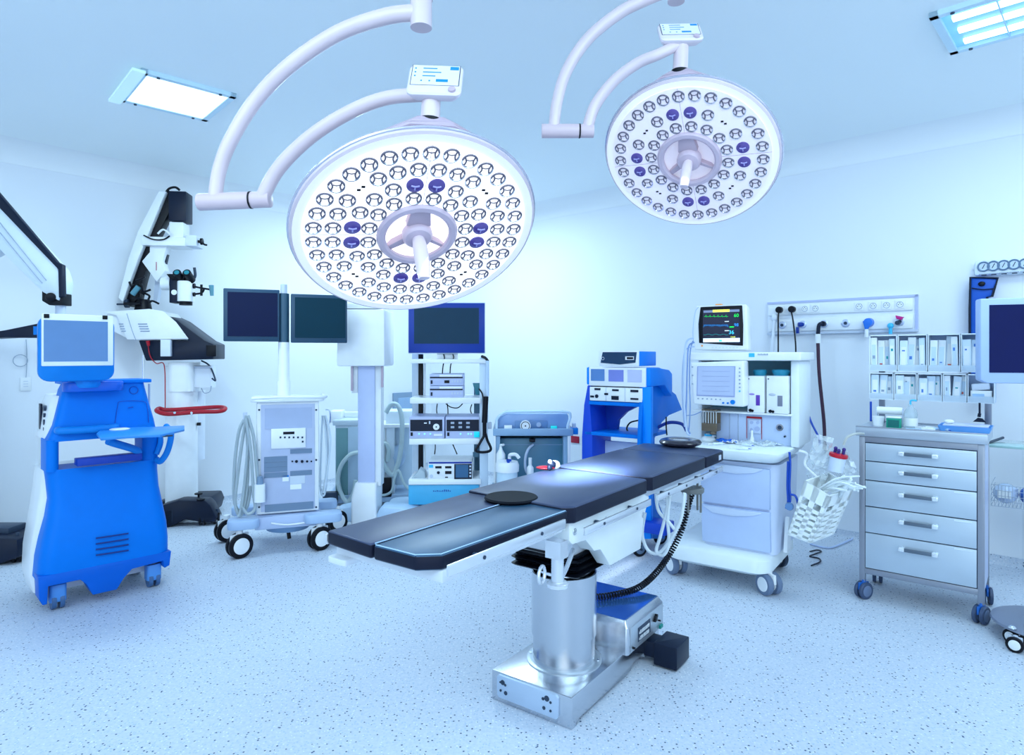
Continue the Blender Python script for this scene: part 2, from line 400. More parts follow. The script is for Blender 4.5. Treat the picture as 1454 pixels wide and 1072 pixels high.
MB().lathe([(.12, .12), (.136, .12), (.136, .128), (.12, .128)], seg=56).build('rubber_seal', BK, t)
MB().lathe([(.137, .236), (.137, .495), (.131, .496), (.131, .42)], seg=56, cap=False).build('upper_column', ST, t)
MB().lathe([(.118, .40), (.118, .545)], seg=48).build('inner_column', CH, t)
# bellows: stack of black folds
bl = MB()
for k in range(6):
    z = .530 + k * .014; o_ = .012 if k % 2 else 0
    bl.loft([rrect(-.155 + o_, .155 - o_, -.16 + o_, .16 - o_, .02, z), rrect(-.165 + o_, .165 - o_, -.17 + o_, .17 - o_, .025, z + .007), rrect(-.155 + o_, .155 - o_, -.16 + o_, .16 - o_, .02, z + .0135)])
bl.build('bellows', mat('bellows_black', (.003, .004, .008), .32, spec=.3), t)
# frame under the pads
def sp(pts, xl): return [T.x(px, py, xl) for px, py in pts]
side = sp([(808, 736), (807, 768), (812, 773), (831, 767), (843, 782), (852, 780), (866, 803), (909, 779), (913, 737), (921, 705), (908, 700), (860, 712)], .225)
MB().prism(side, 'x', .165, .228).build('side_plate', mat('table_white', (.80, .86, .88), .35), t, bev=.003)
MB().prism(side, 'x', -.228, -.165).build('side_plate', mat('table_white', (1, 1, 1)), t, bev=.003)
w2 = sp([(831, 767), (838, 762), (852, 779), (843, 782)], .225)
for px, py in ((860, 738), (816, 755), (913, 731)):
    y, z = T.x(px, py, .228); g_ = MB(); g_.torus((.229, y, z), (1, 0, 0), .011, .002, 20, 6); g_.cyl((.227, y, z), (.231, y, z), .006, seg=12); g_.build('pivot_bolt', ST2, t)
MB().box(-.19, .19, -.33, 1.30, .752, .799).build('top_frame', mat('frame_white', (.72, .78, .86), .35), t, bev=.004)
MB().box(-.13, .13, -.15, .15, .575, .755).build('head_block', mat('frame_white', (1, 1, 1)), t, bev=.01)
MB().box(-.24, .215, -1.0, -.36, .768, .806).build('leg_frame', mat('frame_white', (1, 1, 1)), t, bev=.006)
MB().rbox(-.245, -.16, -1.03, -.90, .750, .77, .01).build('foot_bracket', mat('frame_white', (1, 1, 1)), t, bev=.003)
def rail(y0, y1, x, z, h=.028):
    s = 1 if x > 0 else -1
    r = MB().box(x, x + s * .010, y0, y1, z - h / 2, z + h / 2).build('side_rail', CH if False else mat('rail_steel', (.74, .78, .84), .22, metal=.6), t, bev=.0015)
    b_ = MB(); n = max(2, int((y1 - y0) / .22))
    for k in range(n):
        y = y0 + (y1 - y0) * (k + .5) / n
        b_.cyl((x - s * .03, y, z), (x, y, z), .008, seg=10); b_.cyl((x + s * .010, y, z), (x + s * .013, y, z), .006, seg=10)
    b_.build('rail_spacer', DG, r)
LR = sp([(634, 812), (800, 742)], .252)
for sgn in (1, -1):
    rail(LR[0][0], LR[1][0], sgn * .252, (LR[0][1] + LR[1][1]) / 2, .032); rail(-.30, .28, sgn * .262, .765); rail(.36, 1.26, sgn * .262, .768)
# leg end clamp
cl = MB(); cl.cyl((.235, -.43, .60), (.235, -.43, .715), .022); cl.lathe([(.03, .595), (.038, .60), (.038, .612), (.03, .618)], (.235, -.43, 0)); cl.box(.20, .262, -.455, -.405, .70, .76)
cl.tube([(.235, -.43, .61), (.19, -.30, .615), (.15, -.18, .65)], .009); cl.torus((.215, -.50, .655), (1, .2, 0), .028, .006, 24, 8)
cl.build('leg_clamp', mat('rail_steel', (1, 1, 1)), t)
# pads ----------------------------------------------------------------
def pad(name, poly, z0, z1, label=None, m=PAD):
    o = MB().prism(poly, 'z', z0, z1).build(name, [m, PADE], t, bev=.009, seg=3)
    for p_ in o.data.polygons:
        if abs(p_.normal.z) < .55: p_.material_index = 1
    if label: o['label'] = label
    return o
pad('leg_pad', [(-.245, -1.03), (-.02, -1.05), (-.02, -.335), (-.245, -.335)], .805, .85, 'leg pad farther from the viewer')
pad('leg_pad', [(-.010, -1.05), (.16, -1.05), (.215, -1.0), (.235, -.36), (.10, -.30), (-.010, -.335)], .805, .85, 'wider leg pad nearest the viewer with bluish sheen coloured into its top', mat('pad_sheen_teal', (.025, .085, .17), .34, var=.3, scale=6))  # bluish sheen of this pad is put into its base colour
pad('seat_pad', [(-.245, -.34), (.215, -.37), (.25, -.335), (.25, .285), (.235, .30), (-.245, .30)], .798, PZ)
pad('back_pad', [(-.245, .315), (.225, .315), (.25, .345), (.25, 1.03), (-.245, 1.03)], .798, PZ + .004)
pad('head_pad', [(-.245, 1.045), (.25, 1.045), (.25, 1.33), (.22, 1.36), (-.22, 1.36), (-.245, 1.33)], .798, PZ + .002)
pi_ = MB(); pi_.tube([(-.012, -1.04, .8515), (-.012, -.43, .8515)], .0022, seg=6, n=1); pi_.tube([(-.004, -1.045, .850), (.155, -1.045, .850), (.208, -.998, .850), (.230, -.37, .850)], .0018, seg=6, n=1); pi_.build('pad_seam_highlight', PAPB, t)  # thin pale tubes draw the highlight along the pad's seam lines
MB().lathe([(.001, 0), (.098, 0), (.104, .006), (.098, .012), (.001, .012)], (-.025, -.345, PZ - .008), seg=40).build('cutout_pad', mat('cutout_black', (.004, .006, .012), .6, spec=.12), t)
MB().box(.2495, .2515, 1.25, 1.29, .815, .842).build('size_tag', LG, t)
# coiled remote cable from the head section down to the base housing
def helix(path, rad, turns, ppt=9):
    P = catmull(path, 14); L = [0]
    for i in range(1, len(P)): L.append(L[-1] + (P[i] - P[i - 1]).length)
    out = []; n = turns * ppt
    for k in range(n + 1):
        s_ = L[-1] * k / n; i = 0
        while i < len(L) - 2 and L[i + 1] < s_: i += 1
        f = (s_ - L[i]) / max(1e-6, L[i + 1] - L[i]); p = P[i].lerp(P[i + 1], f); u, v, d = basis(P[i + 1] - P[i]); q = 2 * PI * k / ppt
        out.append(p + (u * math.cos(q) + v * math.sin(q)) * rad)
    return out
pth = [T.p(px, py, y) for px, py, y in ((985, 693, .93), (978, 716, .92), (968, 752, .88), (952, 785, .80), (930, 815, .66), (905, 835, .50))] + [Vector((.04, .38, .281)), Vector((-.02, .30, .281))]
MB().tube(helix(pth, .0125, 64), .0042, seg=6, n=1).build('coiled_cable', BK, t)
# pale hoses and clips hanging under the head section
hz = MB()
for pts in ([(931, 700), (935, 725), (950, 742), (958, 752)], [(940, 695), (948, 715), (938, 760), (932, 782), (942, 788), (950, 770), (948, 735), (952, 700)], [(916, 728), (912, 760), (922, 783), (940, 782), (965, 742), (972, 700)]):
    hz.tube([T.p(px, py, .62) for px, py in pts], .0085)
hz.build('under_table_hose', mat('hose_white', (.72, .80, .84), .35), t)
cb = MB(); p_ = T.p(983, 696, .93); cb.lathe([(.055, -.012), (.06, -.006), (.06, .012), (.055, .016)], p_, seg=24)
for a in (0, 1.3, 2.2, 3.4, 4.6): cb.cyl(p_ + Vector((.045 * math.cos(a), .045 * math.sin(a), -.11)), p_ + Vector((.045 * math.cos(a), .045 * math.sin(a), .03)), .006, seg=8)
cb.build('accessory_socket', mat('bronze', (.16, .17, .17), .4), t)

# gel ring on the head pad
c_ = T.z(966, 631, PZ + .01)
gr = Fr(*T.world((c_[0], c_[1], 0)).xy, -35.9, PZ + .0035)
g_ = MB(); g_.lathe([(.025, .004), (.045, .0), (.085, .0), (.105, .012), (.108, .022), (.10, .034), (.085, .040), (.055, .038), (.03, .026), (.02, .012)], seg=44)
for v_ in g_.b.verts: v_.co.x *= 1.15; v_.co.y *= 1.15
r_ = gr.thing('head_ring', 'round dark gel head cushion lying on the head pad of the operating table', 'head cushion')
g_.build('cushion', mat('gel_black', (.022, .020, .035), .22, coat=.5, var=.3, scale=30), r_)
MB().lathe([(.001, .030), (.048, .034), (.05, .030), (.001, .028)], seg=30).build('centre_disc', mat('gel_grey', (.18, .2, .28), .3), r_)
tx = MB(); rr = random.Random(5)
for row in range(2):
    x = -.04
    while x < .035:
        wd = rr.uniform(.004, .008); tx.box(x, x + .002, -.012 + row * .016, -.002 + row * .016, .0345, .036); tx.box(x, x + wd, -.012 + row * .016, -.009 + row * .016, .0345, .036); x += wd + .003
tx.build('printed_marks', W, r_)

# ================================================================== SURGICAL LAMPS
def surgical_lamp(C, n, twist, R, label, cen_r, rings, purple_ring, arms, lensr, facem, stem_px, panel_px, dz):
    t = bpy.data.objects.new('surgical_lamp', None); COL.objects.link(t); t.location = C; tag(t, label, 'surgical lamp')
    n = Vector(n).normalized(); v = (Vector((0, 0, 1)) - n * n.z).normalized(); u = v.cross(n)
    q = Matrix.Rotation(math.radians(twist), 3, n); u, v = q @ u, q @ v
    M = Matrix((( u.x, v.x, n.x, 0), (u.y, v.y, n.y, 0), (u.z, v.z, n.z, 0), (0, 0, 0, 1)))     # disc axes: x right, y up, z out of the lit face
    cr = cen_r * R
    hd = MB(); hd.lathe([(.001, -.055), (R * .80, -.055), (R * .93, -.045), (R * .985, -.030), (R, -.012), (R * .995, .002), (R * .975, .006)], seg=96, cap=False)
    hd.build('lamp_housing', LAV, t, M=M, sharp=50)
    MB().torus((0, 0, -.012), (0, 0, 1), R * .997, .006, 96, 8).build('rim_band', mat('rim_silver', (.60, .58, .68), .2, metal=.7), t, M=M)
    MB().lathe([(R * .90, .005), (R * .975, .006), (R * .985, -.002), (R * .90, -.002)], seg=96, cap=False).build('white_bezel', mat('bezel_white', (.93, .88, .92), .3, emis=.22, ecol=(.93, .93, 1)), t, M=M)
    f = MB(); f.lathe([(cr * .9, -.001), (cr * .9, .0085), (R * .905, .0085), (R * .905, -.001)], seg=96, cap=False); fo = f.build('lamp_face', facem, t, M=M)
    sm = MB()
    for a in (0, 90, 180, 270):
        sm.box(cr, R * .90, -.0007, .0007, .0084, .0090, None)
        sm.b.verts.ensure_lookup_table(); vs = sm.b.verts[-8:]
        for w_ in vs: w_.co = rz(a) @ w_.co
    sm.build('panel_seams', LAVD, fo)
    MB().lathe([(.001, -.016), (cr * .7, -.016), (cr * .93, .0)], seg=64, cap=False).build('centre_dish', facem, t, M=M)
    MB().lathe([(cr * .80, .004), (cr * .80, .014), (cr * .86, .020), (cr * .97, .020), (cr * 1.02, .012), (cr * 1.03, .004)], seg=64, cap=False).build('centre_ring', LAVD if False else mat('ring_lavender', (.62, .50, .60), .3), t, M=M)
    sp_ = MB()
    for a, wd in ((90, .22), (215, .07), (330, .04)):
        x0, x1 = cr * .3, cr * .86; s2 = rz(a)
        hw0, hw1 = cr * wd * 1.4, cr * wd
        sp_.loft([[s2 @ Vector(p) for p in ((x0, -hw0, z), (x1, -hw1, z), (x1, hw1, z), (x0, hw0, z))] for z in (-.02, .008)])
    sp_.build('spoke', LAVD, t, M=M, bev=.002)
    MB().lathe([(.001, -.03), (cr * .30, -.012), (cr * .38, -.004), (cr * .38, .018), (cr * .32, .028), (cr * .2, .030), (.001, .03)], seg=40).build('hub', mat('ring_lavender', (1, 1, 1)), t, M=M)
    hl = MB(); k = R / .4
    hl.tube([(0, 0, .02), (0, 0, .06 * k), (.0, -.012 * k, .12 * k), (0, -.03 * k, .17 * k)], lambda s: (.018 + .006 * math.sin(s * PI)) * k, seg=18, n=5)
    hl.build('sterile_handle', mat('handle_lavender', (.78, .66, .74), .35), t, M=M)
    # lenses
    gm = MB(); r = lensr * R
    gm.lathe([(r, .0), (r, .0035), (r * .88, .0035), (r * .70, -.004), (r * .30, -.007), (.001, -.007)], seg=22, cap=False)
    g0 = gm.build('lens', mat('lens_reflector', (.80, .79, .85), .14, metal=.9, var=0), fo)
    bk = MB()
    for sx in (-1, 1):
        bk.tube([(sx * r * .55, -r * .55, .001), (sx * r * .42, 0, .003), (sx * r * .62, r * .55, .001)], r * .10, seg=6, n=3)
    bk.tube([(-r * .5, r * .22, .002), (0, r * .10, .003), (r * .5, r * .22, .002)], r * .07, seg=6, n=2)
    bk.tube([(r * .90 * math.cos(math.radians(a)), r * .90 * math.sin(math.radians(a)), .002) for a in range(10, 181, 20)], r * .13, seg=5, n=2)  # dark upper arc stands for shading inside the lens rim
    bme = bk.build('lens_bracket_and_shade', mat('lens_dark', (.13, .12, .17), .35), g0)
    pm = MB(); pm.lathe([(r * 1.03, .0), (r * 1.03, .003), (r * .9, .005), (r * .4, .0075), (.001, .008)], seg=24, cap=False)
    p0 = pm.build('violet_lens', mat('violet_lens', (.10, .06, .30), .2, coat=.6), fo)
    pk = MB(); pk.tube([(-r * .5, r * .1, .0075), (0, r * .0, .0085), (r * .5, r * .1, .0075)], r * .12, seg=6, n=2); pk.tube([(0, -r * .5, .0075), (0, 0, .0085)], r * .1, seg=6, n=2)
    pb = pk.build('lens_mark', mat('violet_pale', (.40, .36, .75), .25), p0)
    sens = rings[-2][0]
    first = {g0.name: True, p0.name: True}
    for ri, (rad, cnt, off) in enumerate(rings):
        for k2 in range(cnt):
            a = 360 * (k2 + off) / cnt
            if abs(rad - sens) < .01 and min(abs(a - b_) for b_ in (45, 135, 225, 315)) < 2: continue
            viol = ri == purple_ring and min(abs((a - b_ + 180) % 360 - 180) for b_ in (0, 90, 180, 270)) < 360 / cnt * .6
            src = p0 if viol else g0; ch = pb if viol else bme
            if first.get(src.name): o = src; first[src.name] = False
            else:
                o = src.copy(); COL.objects.link(o); c2 = ch.copy(); COL.objects.link(c2); c2.parent = o
            o.parent = fo
            o.location = (rad * R * math.cos(math.radians(a)), rad * R * math.sin(math.radians(a)), .0085)
    for a in (45, 135, 225, 315):
        d_ = MB(); p = rz(a) @ Vector((R * sens, 0, 0)); s_ = R * .017
        for o_ in (-1.3, 1.3):
            q_ = p + rz(a + 90) @ Vector((o_ * s_, 0, 0)); d_.box(q_.x - s_ * .8, q_.x + s_ * .8, q_.y - s_ * .5, q_.y + s_ * .5, .008, .0105)
        d_.build('sensor', BK, fo)
    # yoke plate behind the upper edge
    yk = MB(); pp = [(R * math.cos(math.radians(a)) * .99, R * math.sin(math.radians(a)) * .99) for a in range(124, 55, -6)]
    pp = [(p[0], p[1]) for p in pp]; pp = [(R * .55, R * .80), (R * .15, R * 1.015), (-R * .15, R * 1.015), (-R * .55, R * .80)] 
    yk.loft([[Vector((x * .60, y * .99, -.062)) for x, y in pp], [Vector((x, y, -.034)) for x, y in pp], [Vector((x * 1.1, y * .99, -.02)) for x, y in pp]]); yk.build('yoke', mat('yoke_lavender', (.52, .42, .52), .35), t, M=M, bev=.008)
    # stem: rises from the yoke
    q0 = M @ Vector((0, R * .93, -.052)); D0 = C.y + q0.y
    sr = .0275 * dz
    p1 = at(stem_px[0], stem_px[1], D0) - C
    MB().lathe([(sr * 1.18, .000), (sr * 1.18, .020), (sr, .022)], q0, p1 - q0, 28, cap=True).build('black_collar', BK, t)
    MB().cyl(q0, p1, sr, sr * .95, 28).build('stem', LAV, t)
    # control panel with screen
    A, B = panel_px          # centre pixel, (width, height, pitch, roll)
    pc = at(A[0], A[1], D0 - .01) - C; pw, ph, pitch, roll = B
    PMt = Matrix.Translation(pc) @ (ry(roll) @ rx(pitch)).to_4x4()
    b_ = MB(); b_.loft([rrect(-pw / 2 + .012, pw / 2 - .012, -ph / 2 + .01, ph / 2 - .004, .02, -.030), rrect(-pw / 2, pw / 2, -ph / 2, ph / 2, .018, -.010), rrect(-pw / 2, pw / 2, -ph / 2, ph / 2, .018, -.002), rrect(-pw / 2 + .004, pw / 2 - .004, -ph / 2 + .004, ph / 2 - .004, .016, .002)])
    po = b_.build('control_panel', mat('panel_lavender', (.74, .68, .76), .35), t, M=PMt)
    s0 = MB().box(-pw * .45, pw * .45, -ph * .22, ph * .46, .002, .0035).build('screen_border', DG, po)
    MB().box(-pw * .437, pw * .437, -ph * .225, ph * .445, .0036, .0042).build('screen', mat('panel_screen', (.62, .66, .80), .3, emis=.12, ecol=(.85, .93, 1)), po)
    ic = MB()
    for x0, x1, y0, y1 in ((-.24, .02, .32, .35), (-.24, .10, .19, .22), (-.24, 0, .06, .09), (.26, .42, .30, .41), (.02, .24, -.12, -.03)): ic.box(x0 * pw, x1 * pw, y0 * ph, y1 * ph, .0043, .0048)
    for x0, y0 in ((-.38, .32), (-.38, .19), (-.38, .06), (-.25, -.1), (-.1, -.1)): ic.box((x0 - .015) * pw, (x0 + .015) * pw, (y0 - .01) * ph, (y0 + .03) * ph, .0043, .0048)
    ic.build('screen_icons', mat('icon_blue', (.0, .22, .70), .3, emis=.15), po)
    MB().lathe([(.011, 0), (.010, .006), (.001, .007)], (pw * .33, -ph * .36, .002), seg=20).build('dial', LAVD, po)
    # arms
    hub, outer, joint0, joint1, inner, Da = arms
    def W_(px, py, D): return at(px, py, D) - C
    ar = .0235 * dz
    o_ = MB(); o_.tube([W_(*p) for p in outer], lambda s: ar * (1.02 - .12 * s), seg=18, n=8); o_.build('outer_arm', LAV, t)
    j0, j1 = W_(*joint0), W_(*joint1); jm = j0.lerp(j1, .72)
    j = MB(); j.cyl(j0, jm, ar * 1.12, seg=28); j.cyl(jm + (j1 - j0).normalized() * .003, j1, ar * 1.08, seg=28); j.build('elbow_joint', mat('joint_lavender', (.62, .50, .56), .38), t, bev=.002)
    MB().cyl(jm - (j1 - j0).normalized() * .001, jm + (j1 - j0).normalized() * .004, ar * 1.15, seg=28).build('joint_gap', BK, t)
    i_ = MB(); i_.tube([W_(*p) for p in inner] + [p1.lerp(q0, .12)], lambda s: ar * (.95 - .12 * s), seg=18, n=8); i_.build('inner_arm', LAV, t)
    h_ = W_(*hub); hh = MB(); hh.cyl(h_ + Vector((0, 0, -.045 * dz)), h_ + Vector((0, 0, .035)), ar * 1.35, seg=28); hh.cyl(h_ + Vector((0, 0, .038)), Vector((h_.x, h_.y, CEIL - .02 - C.z)), ar * 1.45, seg=28)
    hh.build('ceiling_pole', LAV, t)
    MB().lathe([(.001, -.06), (.06, -.06), (.09, -.02), (.09, 0), (.001, 0)], Vector((h_.x, h_.y, CEIL - C.z)), seg=32).build('ceiling_mount', LAV, t)
    return t, M, n
C1 = at(592, 331, 2.06); C2 = at(979, 225, 2.42)
def normal_for(C, tilt, ea, flip=1):
    v = (Vector((0, 0, H)) - C).normalized(); r_ = Vector((0, 0, 1)).cross(v).normalized()      # image right
    up = v.cross(r_).normalized(); e = r_ * math.cos(math.radians(ea)) + up * math.sin(math.radians(ea))
    return v * math.cos(math.radians(tilt)) + e * math.sin(math.radians(tilt))
N1 = normal_for(C1, 46, -77.5); N2 = normal_for(C2, 36.5, -106)
L1, M1, n1_ = surgical_lamp(C1, N1, 6, .393, 'larger surgical lamp disc with about ninety lenses, hanging left of centre over the table', .325,
    [(.40, 16, .5), (.53, 20, .5), (.675, 28, .5), (.82, 34, .5)], 1,
    ((598, 18, 1.88), [(590, 18, 1.88), (545, 24, 1.89), (480, 47, 1.92), (415, 90, 1.95), (365, 140, 1.98), (330, 195, 1.99), (312, 240, 2.0), (305, 284, 2.0)], (282, 287, 2.0), (384, 283, 2.0),
     [(371, 284, 2.0), (395, 240, 1.98), (440, 195, 1.94), (495, 160, 1.90), (550, 139, 1.86)], 1.9), .064, LAMPF, (613, 128), ((618, 113), (.152, .125, 60, 2)), 1.0)
L2, M2, n2_ = surgical_lamp(C2, N2, -4, .325, 'smaller surgical lamp disc with about sixty lenses, hanging right of centre near the ceiling', .36,
    [(.44, 16, .5), (.61, 20, .5), (.81, 30, .5)], 1,
    ((960, -14, 2.30), [(950, -14, 2.30), (920, -2, 2.30), (880, 18, 2.30), (835, 55, 2.30), (805, 100, 2.30), (791, 145, 2.30), (786, 186, 2.30)], (769, 186, 2.30), (843, 186, 2.30),
     [(833, 186, 2.3), (845, 150, 2.3), (872, 115, 2.28), (905, 90, 2.25), (935, 77, 2.22)], 2.3), .068, LAMPF2, (968, 55), ((966, 45), (.150, .10, 56, -1)), .95)
tgt = Vector((T.world((-.10, .45, PZ))))
spot(C1 + n1_ * .12, T.world((-.06, .25, PZ)), 3600, 15, 1.0)
spot(C2 + n2_ * .12, T.world((-.02, .30, PZ)), 1100, 9, 1.0)
# ================================================================== BLUE OPHTHALMIC MACHINE
B = Fr(-2.37, 3.76, 45)
t = B.thing('surgical_console', 'tall bright blue wheeled surgical console with a grey touch screen, left foreground', 'medical console')
def secs(rows, yb, r=.06, gx=0):
    out = []
    for py, xl, xr, yf in rows:
        (x0, z0), (x1, z1) = B.y(xl, py, yf), B.y(xr, py, yf)
        out.append((x0 - gx, x1 + gx, yf, z0 * .5 + z1 * .5))
    return out
rows = [(808, 54, 243, -.13), (780, 57, 243, -.14), (755, 62, 241, -.13), (725, 69, 235, -.10), (700, 72, 230, -.075), (675, 69, 228, -.06), (660, 67, 228, -.055)]
S = []
for x0, x1, yf, z in secs(rows, .3): S.append(rrect(x0, x1, yf, .16, .075, z, 6))
S.sort(key=lambda s: s[0].z)
body = MB().loft(S).build('lower_body', BL, t, sharp=50)
top = []
for x0, x1, yf, z in secs([(622, 68, 225, -.05), (600, 78, 221, -.045), (575, 84, 214, -.035), (552, 90, 208, -.03), (543, 95, 206, -.025)], .3): top.append(rrect(x0, x1, yf, .16, .04, z, 5))
top.sort(key=lambda s: s[0].z)
ub = MB().loft(top).build('upper_body', BL, t, sharp=50)
zA, zB = S[-1][0].z - .01, top[0][0].z + .01
for nm, (xa, xb, ya, yb) in (('handle_post', (66, 85, -.05, .15)), ('handle_post', (203, 226, -.05, .15))):
    xs = [B.y(xa, 640, ya)[0], B.y(xb, 640, ya)[0]]
    MB().rbox(xs[0], xs[1], ya, yb, zA, zB, .03).build(nm, BL, t)
# front grab bar above the opening
x0, z0 = B.y(84, 612, -.08); x1, z1 = B.y(150, 608, -.08)
MB().tube([(x0, -.045, z0), (x0 + .03, -.085, z0), (x1, -.085, z1), (x1 + .06, -.05, z1)], .022, seg=14).build('grab_bar', BLS, t)
# vents
v = MB()
for k in range(4):
    xa, za = B.y(136, 764 + k * 8, -.142); xb, zb = B.y(182, 757 + k * 8, -.142)
    v.tube([(xa, -.148, za), ((xa + xb) / 2, -.150, (za + zb) / 2), (xb, -.148, zb)], .0045, seg=6, n=3)
v.build('vent_slots', mat('vent_blue', (.0, .03, .22), .5), body)
# skirt with arched cutouts
def bz(px, py, y=-.12): return B.y(px, py, y)
sk = [(-.335, .215), (-.33, .09), (-.315, .06), (-.295, .06), (-.29, .155), (-.14, .155), (-.11, .12), (-.08, .055), (.04, .055), (.075, .11), (.12, .155), (.29, .165), (.295, .12), (.325, .13), (.335, .215)]
XL_, XR_ = B.y(54, 808, -.13)[0], B.y(243, 795, -.13)[0]
sk = [(XL_ + (u_ + .335) / .67 * (XR_ - XL_), z_) for u_, z_ in sk]
MB().prism(sk, 'y', -.135, -.01).build('skirt', mat('skirt_blue', (.0, .12, .62), .38, spec=.25), t, bev=.004)
# door outline and emblem on the upper panel
o_ = MB(); zc = B.y(186, 585, -.045)
dl = [B.p(px, py, -.047) for px, py in ((163, 603), (167, 577), (172, 570), (203, 570), (209, 578), (211, 600))]
o_.tube(dl, .0022, seg=5, n=4); a_, b_ = B.p(182, 579, -.046), B.p(189, 578, -.046); o_.tube([a_, b_], .003, seg=6)
e = B.p(190, 554, -.036); o_.torus(e, (0, 1, 0), .022, .0022, 24, 5); o_.build('door_outline', mat('outline_blue', (.0, .07, .45), .4), ub)
# white flank and back shell
wr = [(832, 44, 235, .02), (800, 38, 240, .02), (770, 40, 240, .02), (740, 45, 236, .02), (703, 54, 228, .02), (660, 54, 226, .02), (620, 55, 222, .02), (575, 56, 212, .02), (562, 62, 206, .02)]
Wd = [rrect(x0, x1, .0, .36, .06, z, 5) for x0, x1, yf, z in secs(wr, .3)]
Wd = []
for (py, xl, xr, yf) in wr:
    y_, z_ = B.x(xl, py, -.345 if py > 700 else -.30)
    xr_ = B.y(xr, py, -.05)[0]
    wx = {832: -.355, 800: -.375, 770: -.37, 740: -.35, 703: -.325, 660: -.315, 620: -.305, 575: -.285, 562: -.26}[py]
    Wd.append(rrect(wx, xr_ - .015, .03, .36, .05, z_, 5))
low = sorted([w_ for w_ in Wd if w_[0].z < .80], key=lambda s: s[0].z); hi = sorted([w_ for w_ in Wd if w_[0].z > .85], key=lambda s: s[0].z)
ws = MB().loft(low).build('white_shell', W2, t, sharp=50)
MB().loft(hi).build('white_upper_shell', W2, t, sharp=50)
MB().box(-.295, -.24, .06, .34, zA, zB + .06).build('shell_post', W2, t, bev=.01)
cn = MB()
for px, py, h in ((57, 575, .16), ): 
    y_, z_ = .2, 1.06; cn.box(-.300, -.290, .22, .27, .93, 1.12)
cn.build('connector_strip', NV, t)
for k, z in enumerate((1.10, 1.06, 1.02, .98, .95)): MB().cyl((-.300, .13, z), (-.285, .13, z), .012 if k % 2 else .016, seg=12).build('connector', DG, t)
MB().tube([(.06, -.0, .05 + .0), (.06, 0, .06)], .001, n=1) 
# top deck, swing arm of the screen
x0, zt = B.y(120, 545, .0); 
dk = MB(); dk.rbox(B.y(88, 545, -.03)[0], B.y(216, 541, -.03)[0], -.045, .2, zt, zt + .02, .03); dk.build('top_deck', BL, t, bev=.003)
sa = MB(); sa.rbox(B.y(90, 556, -.1)[0], B.y(175, 550, -.08)[0], -.13, -.01, B.y(90, 557, -.1)[1], B.y(90, 543, -.1)[1], .05); sa.build('screen_arm', mat('arm_blue', (.0, .11, .62), .35), t, bev=.006)
pc = B.p(122, 540, -.07); 
MB().lathe([(.075, -.04), (.085, -.02), (.08, .03), (.05, .055), (.001, .06)], pc, seg=32).build('screen_neck', BLS, t)
# screen: blue back shell, white bezel, grey glass
SF = -.17
x0, x1, z0, z1 = B.rect(54, 446, 162, 540, SF); zb = B.y(110, 541, SF)[1]
s_ = MB(); s_.loft([[Vector((p.x, y, p.y)) for p in rrect(x0 - d, x1 + d, zb - d, z1 - .005, .055, 0, 6)] for y, d in ((SF + .05, -.02), (SF + .03, 0), (SF - .005, 0), (SF - .012, -.006))])
sh = s_.build('screen_shell', BLS, t, sharp=50)
bx0, bx1, bz0, bz1 = B.rect(58, 445, 160, 519, SF)
MB().box(bx0, bx1, SF - .02, SF, bz0, bz1 + .0).build('screen_bezel', W2, sh, bev=.006)
MB().box(*B.rect(62, 454, 153, 513, SF - .02)[:2], SF - .022, SF - .0195, *B.rect(62, 454, 153, 513, SF - .02)[2:]).build('screen', SCG, sh)
for px, py in ((66, 449), (149, 451)): p = B.p(px, py, SF - .02); MB().box(p.x - .012, p.x + .012, SF - .026, SF - .012, p.z - .01, p.z + .012).build('camera_block', BK, sh, bev=.002)
# instrument tray on its swing arm
ta = MB(); p0, p1, p2 = B.p(108, 652, -.10), B.p(200, 645, -.10), B.p(165, 625, -.24)
ta.box(p0.x, p1.x, -.13, -.05, p1.z - .03, p1.z + .01); ta.build('tray_arm', BLD, t, bev=.004)
MB().tube([(p1.x - .02, -.10, p1.z), (p1.x - .03, -.12, p1.z + .03), (p2.x, -.22, p2.z - .02), (p2.x - .04, -.24, p2.z)], .022, seg=10).build('tray_elbow', BLS, t)
zt = B.y(180, 612, -.25)[1]
def tz(px, py): return B.z(px, py, zt)
tr = [tz(137, 615), tz(142, 610), tz(170, 606), tz(214, 606), tz(262, 604), tz(262, 609), tz(228, 617), tz(180, 619), tz(143, 622)]
MB().prism(tr, 'z', zt - .014, zt).build('instrument_tray', mat('tray_blue', (.03, .26, .72), .35), t, bev=.004)
gp = tz(170, 610); MB().lathe([(.05, .0), (.052, .004), (.04, .008), (.001, .008)], (gp[0], gp[1], zt), seg=28).build('tray_dish', W, t)
MB().box(*sorted((tz(222, 613)[0], tz(240, 613)[0])), tz(222, 616)[1] - .01, tz(222, 616)[1], zt - .02, zt - .012).build('tray_clips', DG, t)
# curved side handle
MB().tube([B.p(236, 605, -.02), B.p(243, 616, -.10), B.p(238, 640, -.12), B.p(228, 655, -.08), B.p(222, 652, -.05)], .018, seg=12).build('side_handle', BLS, t)
MB().tube([B.p(226, 610, -.0), B.p(228, 628, -.05), B.p(222, 645, -.06)], .016, seg=10).build('side_handle_rib', BLS, t)
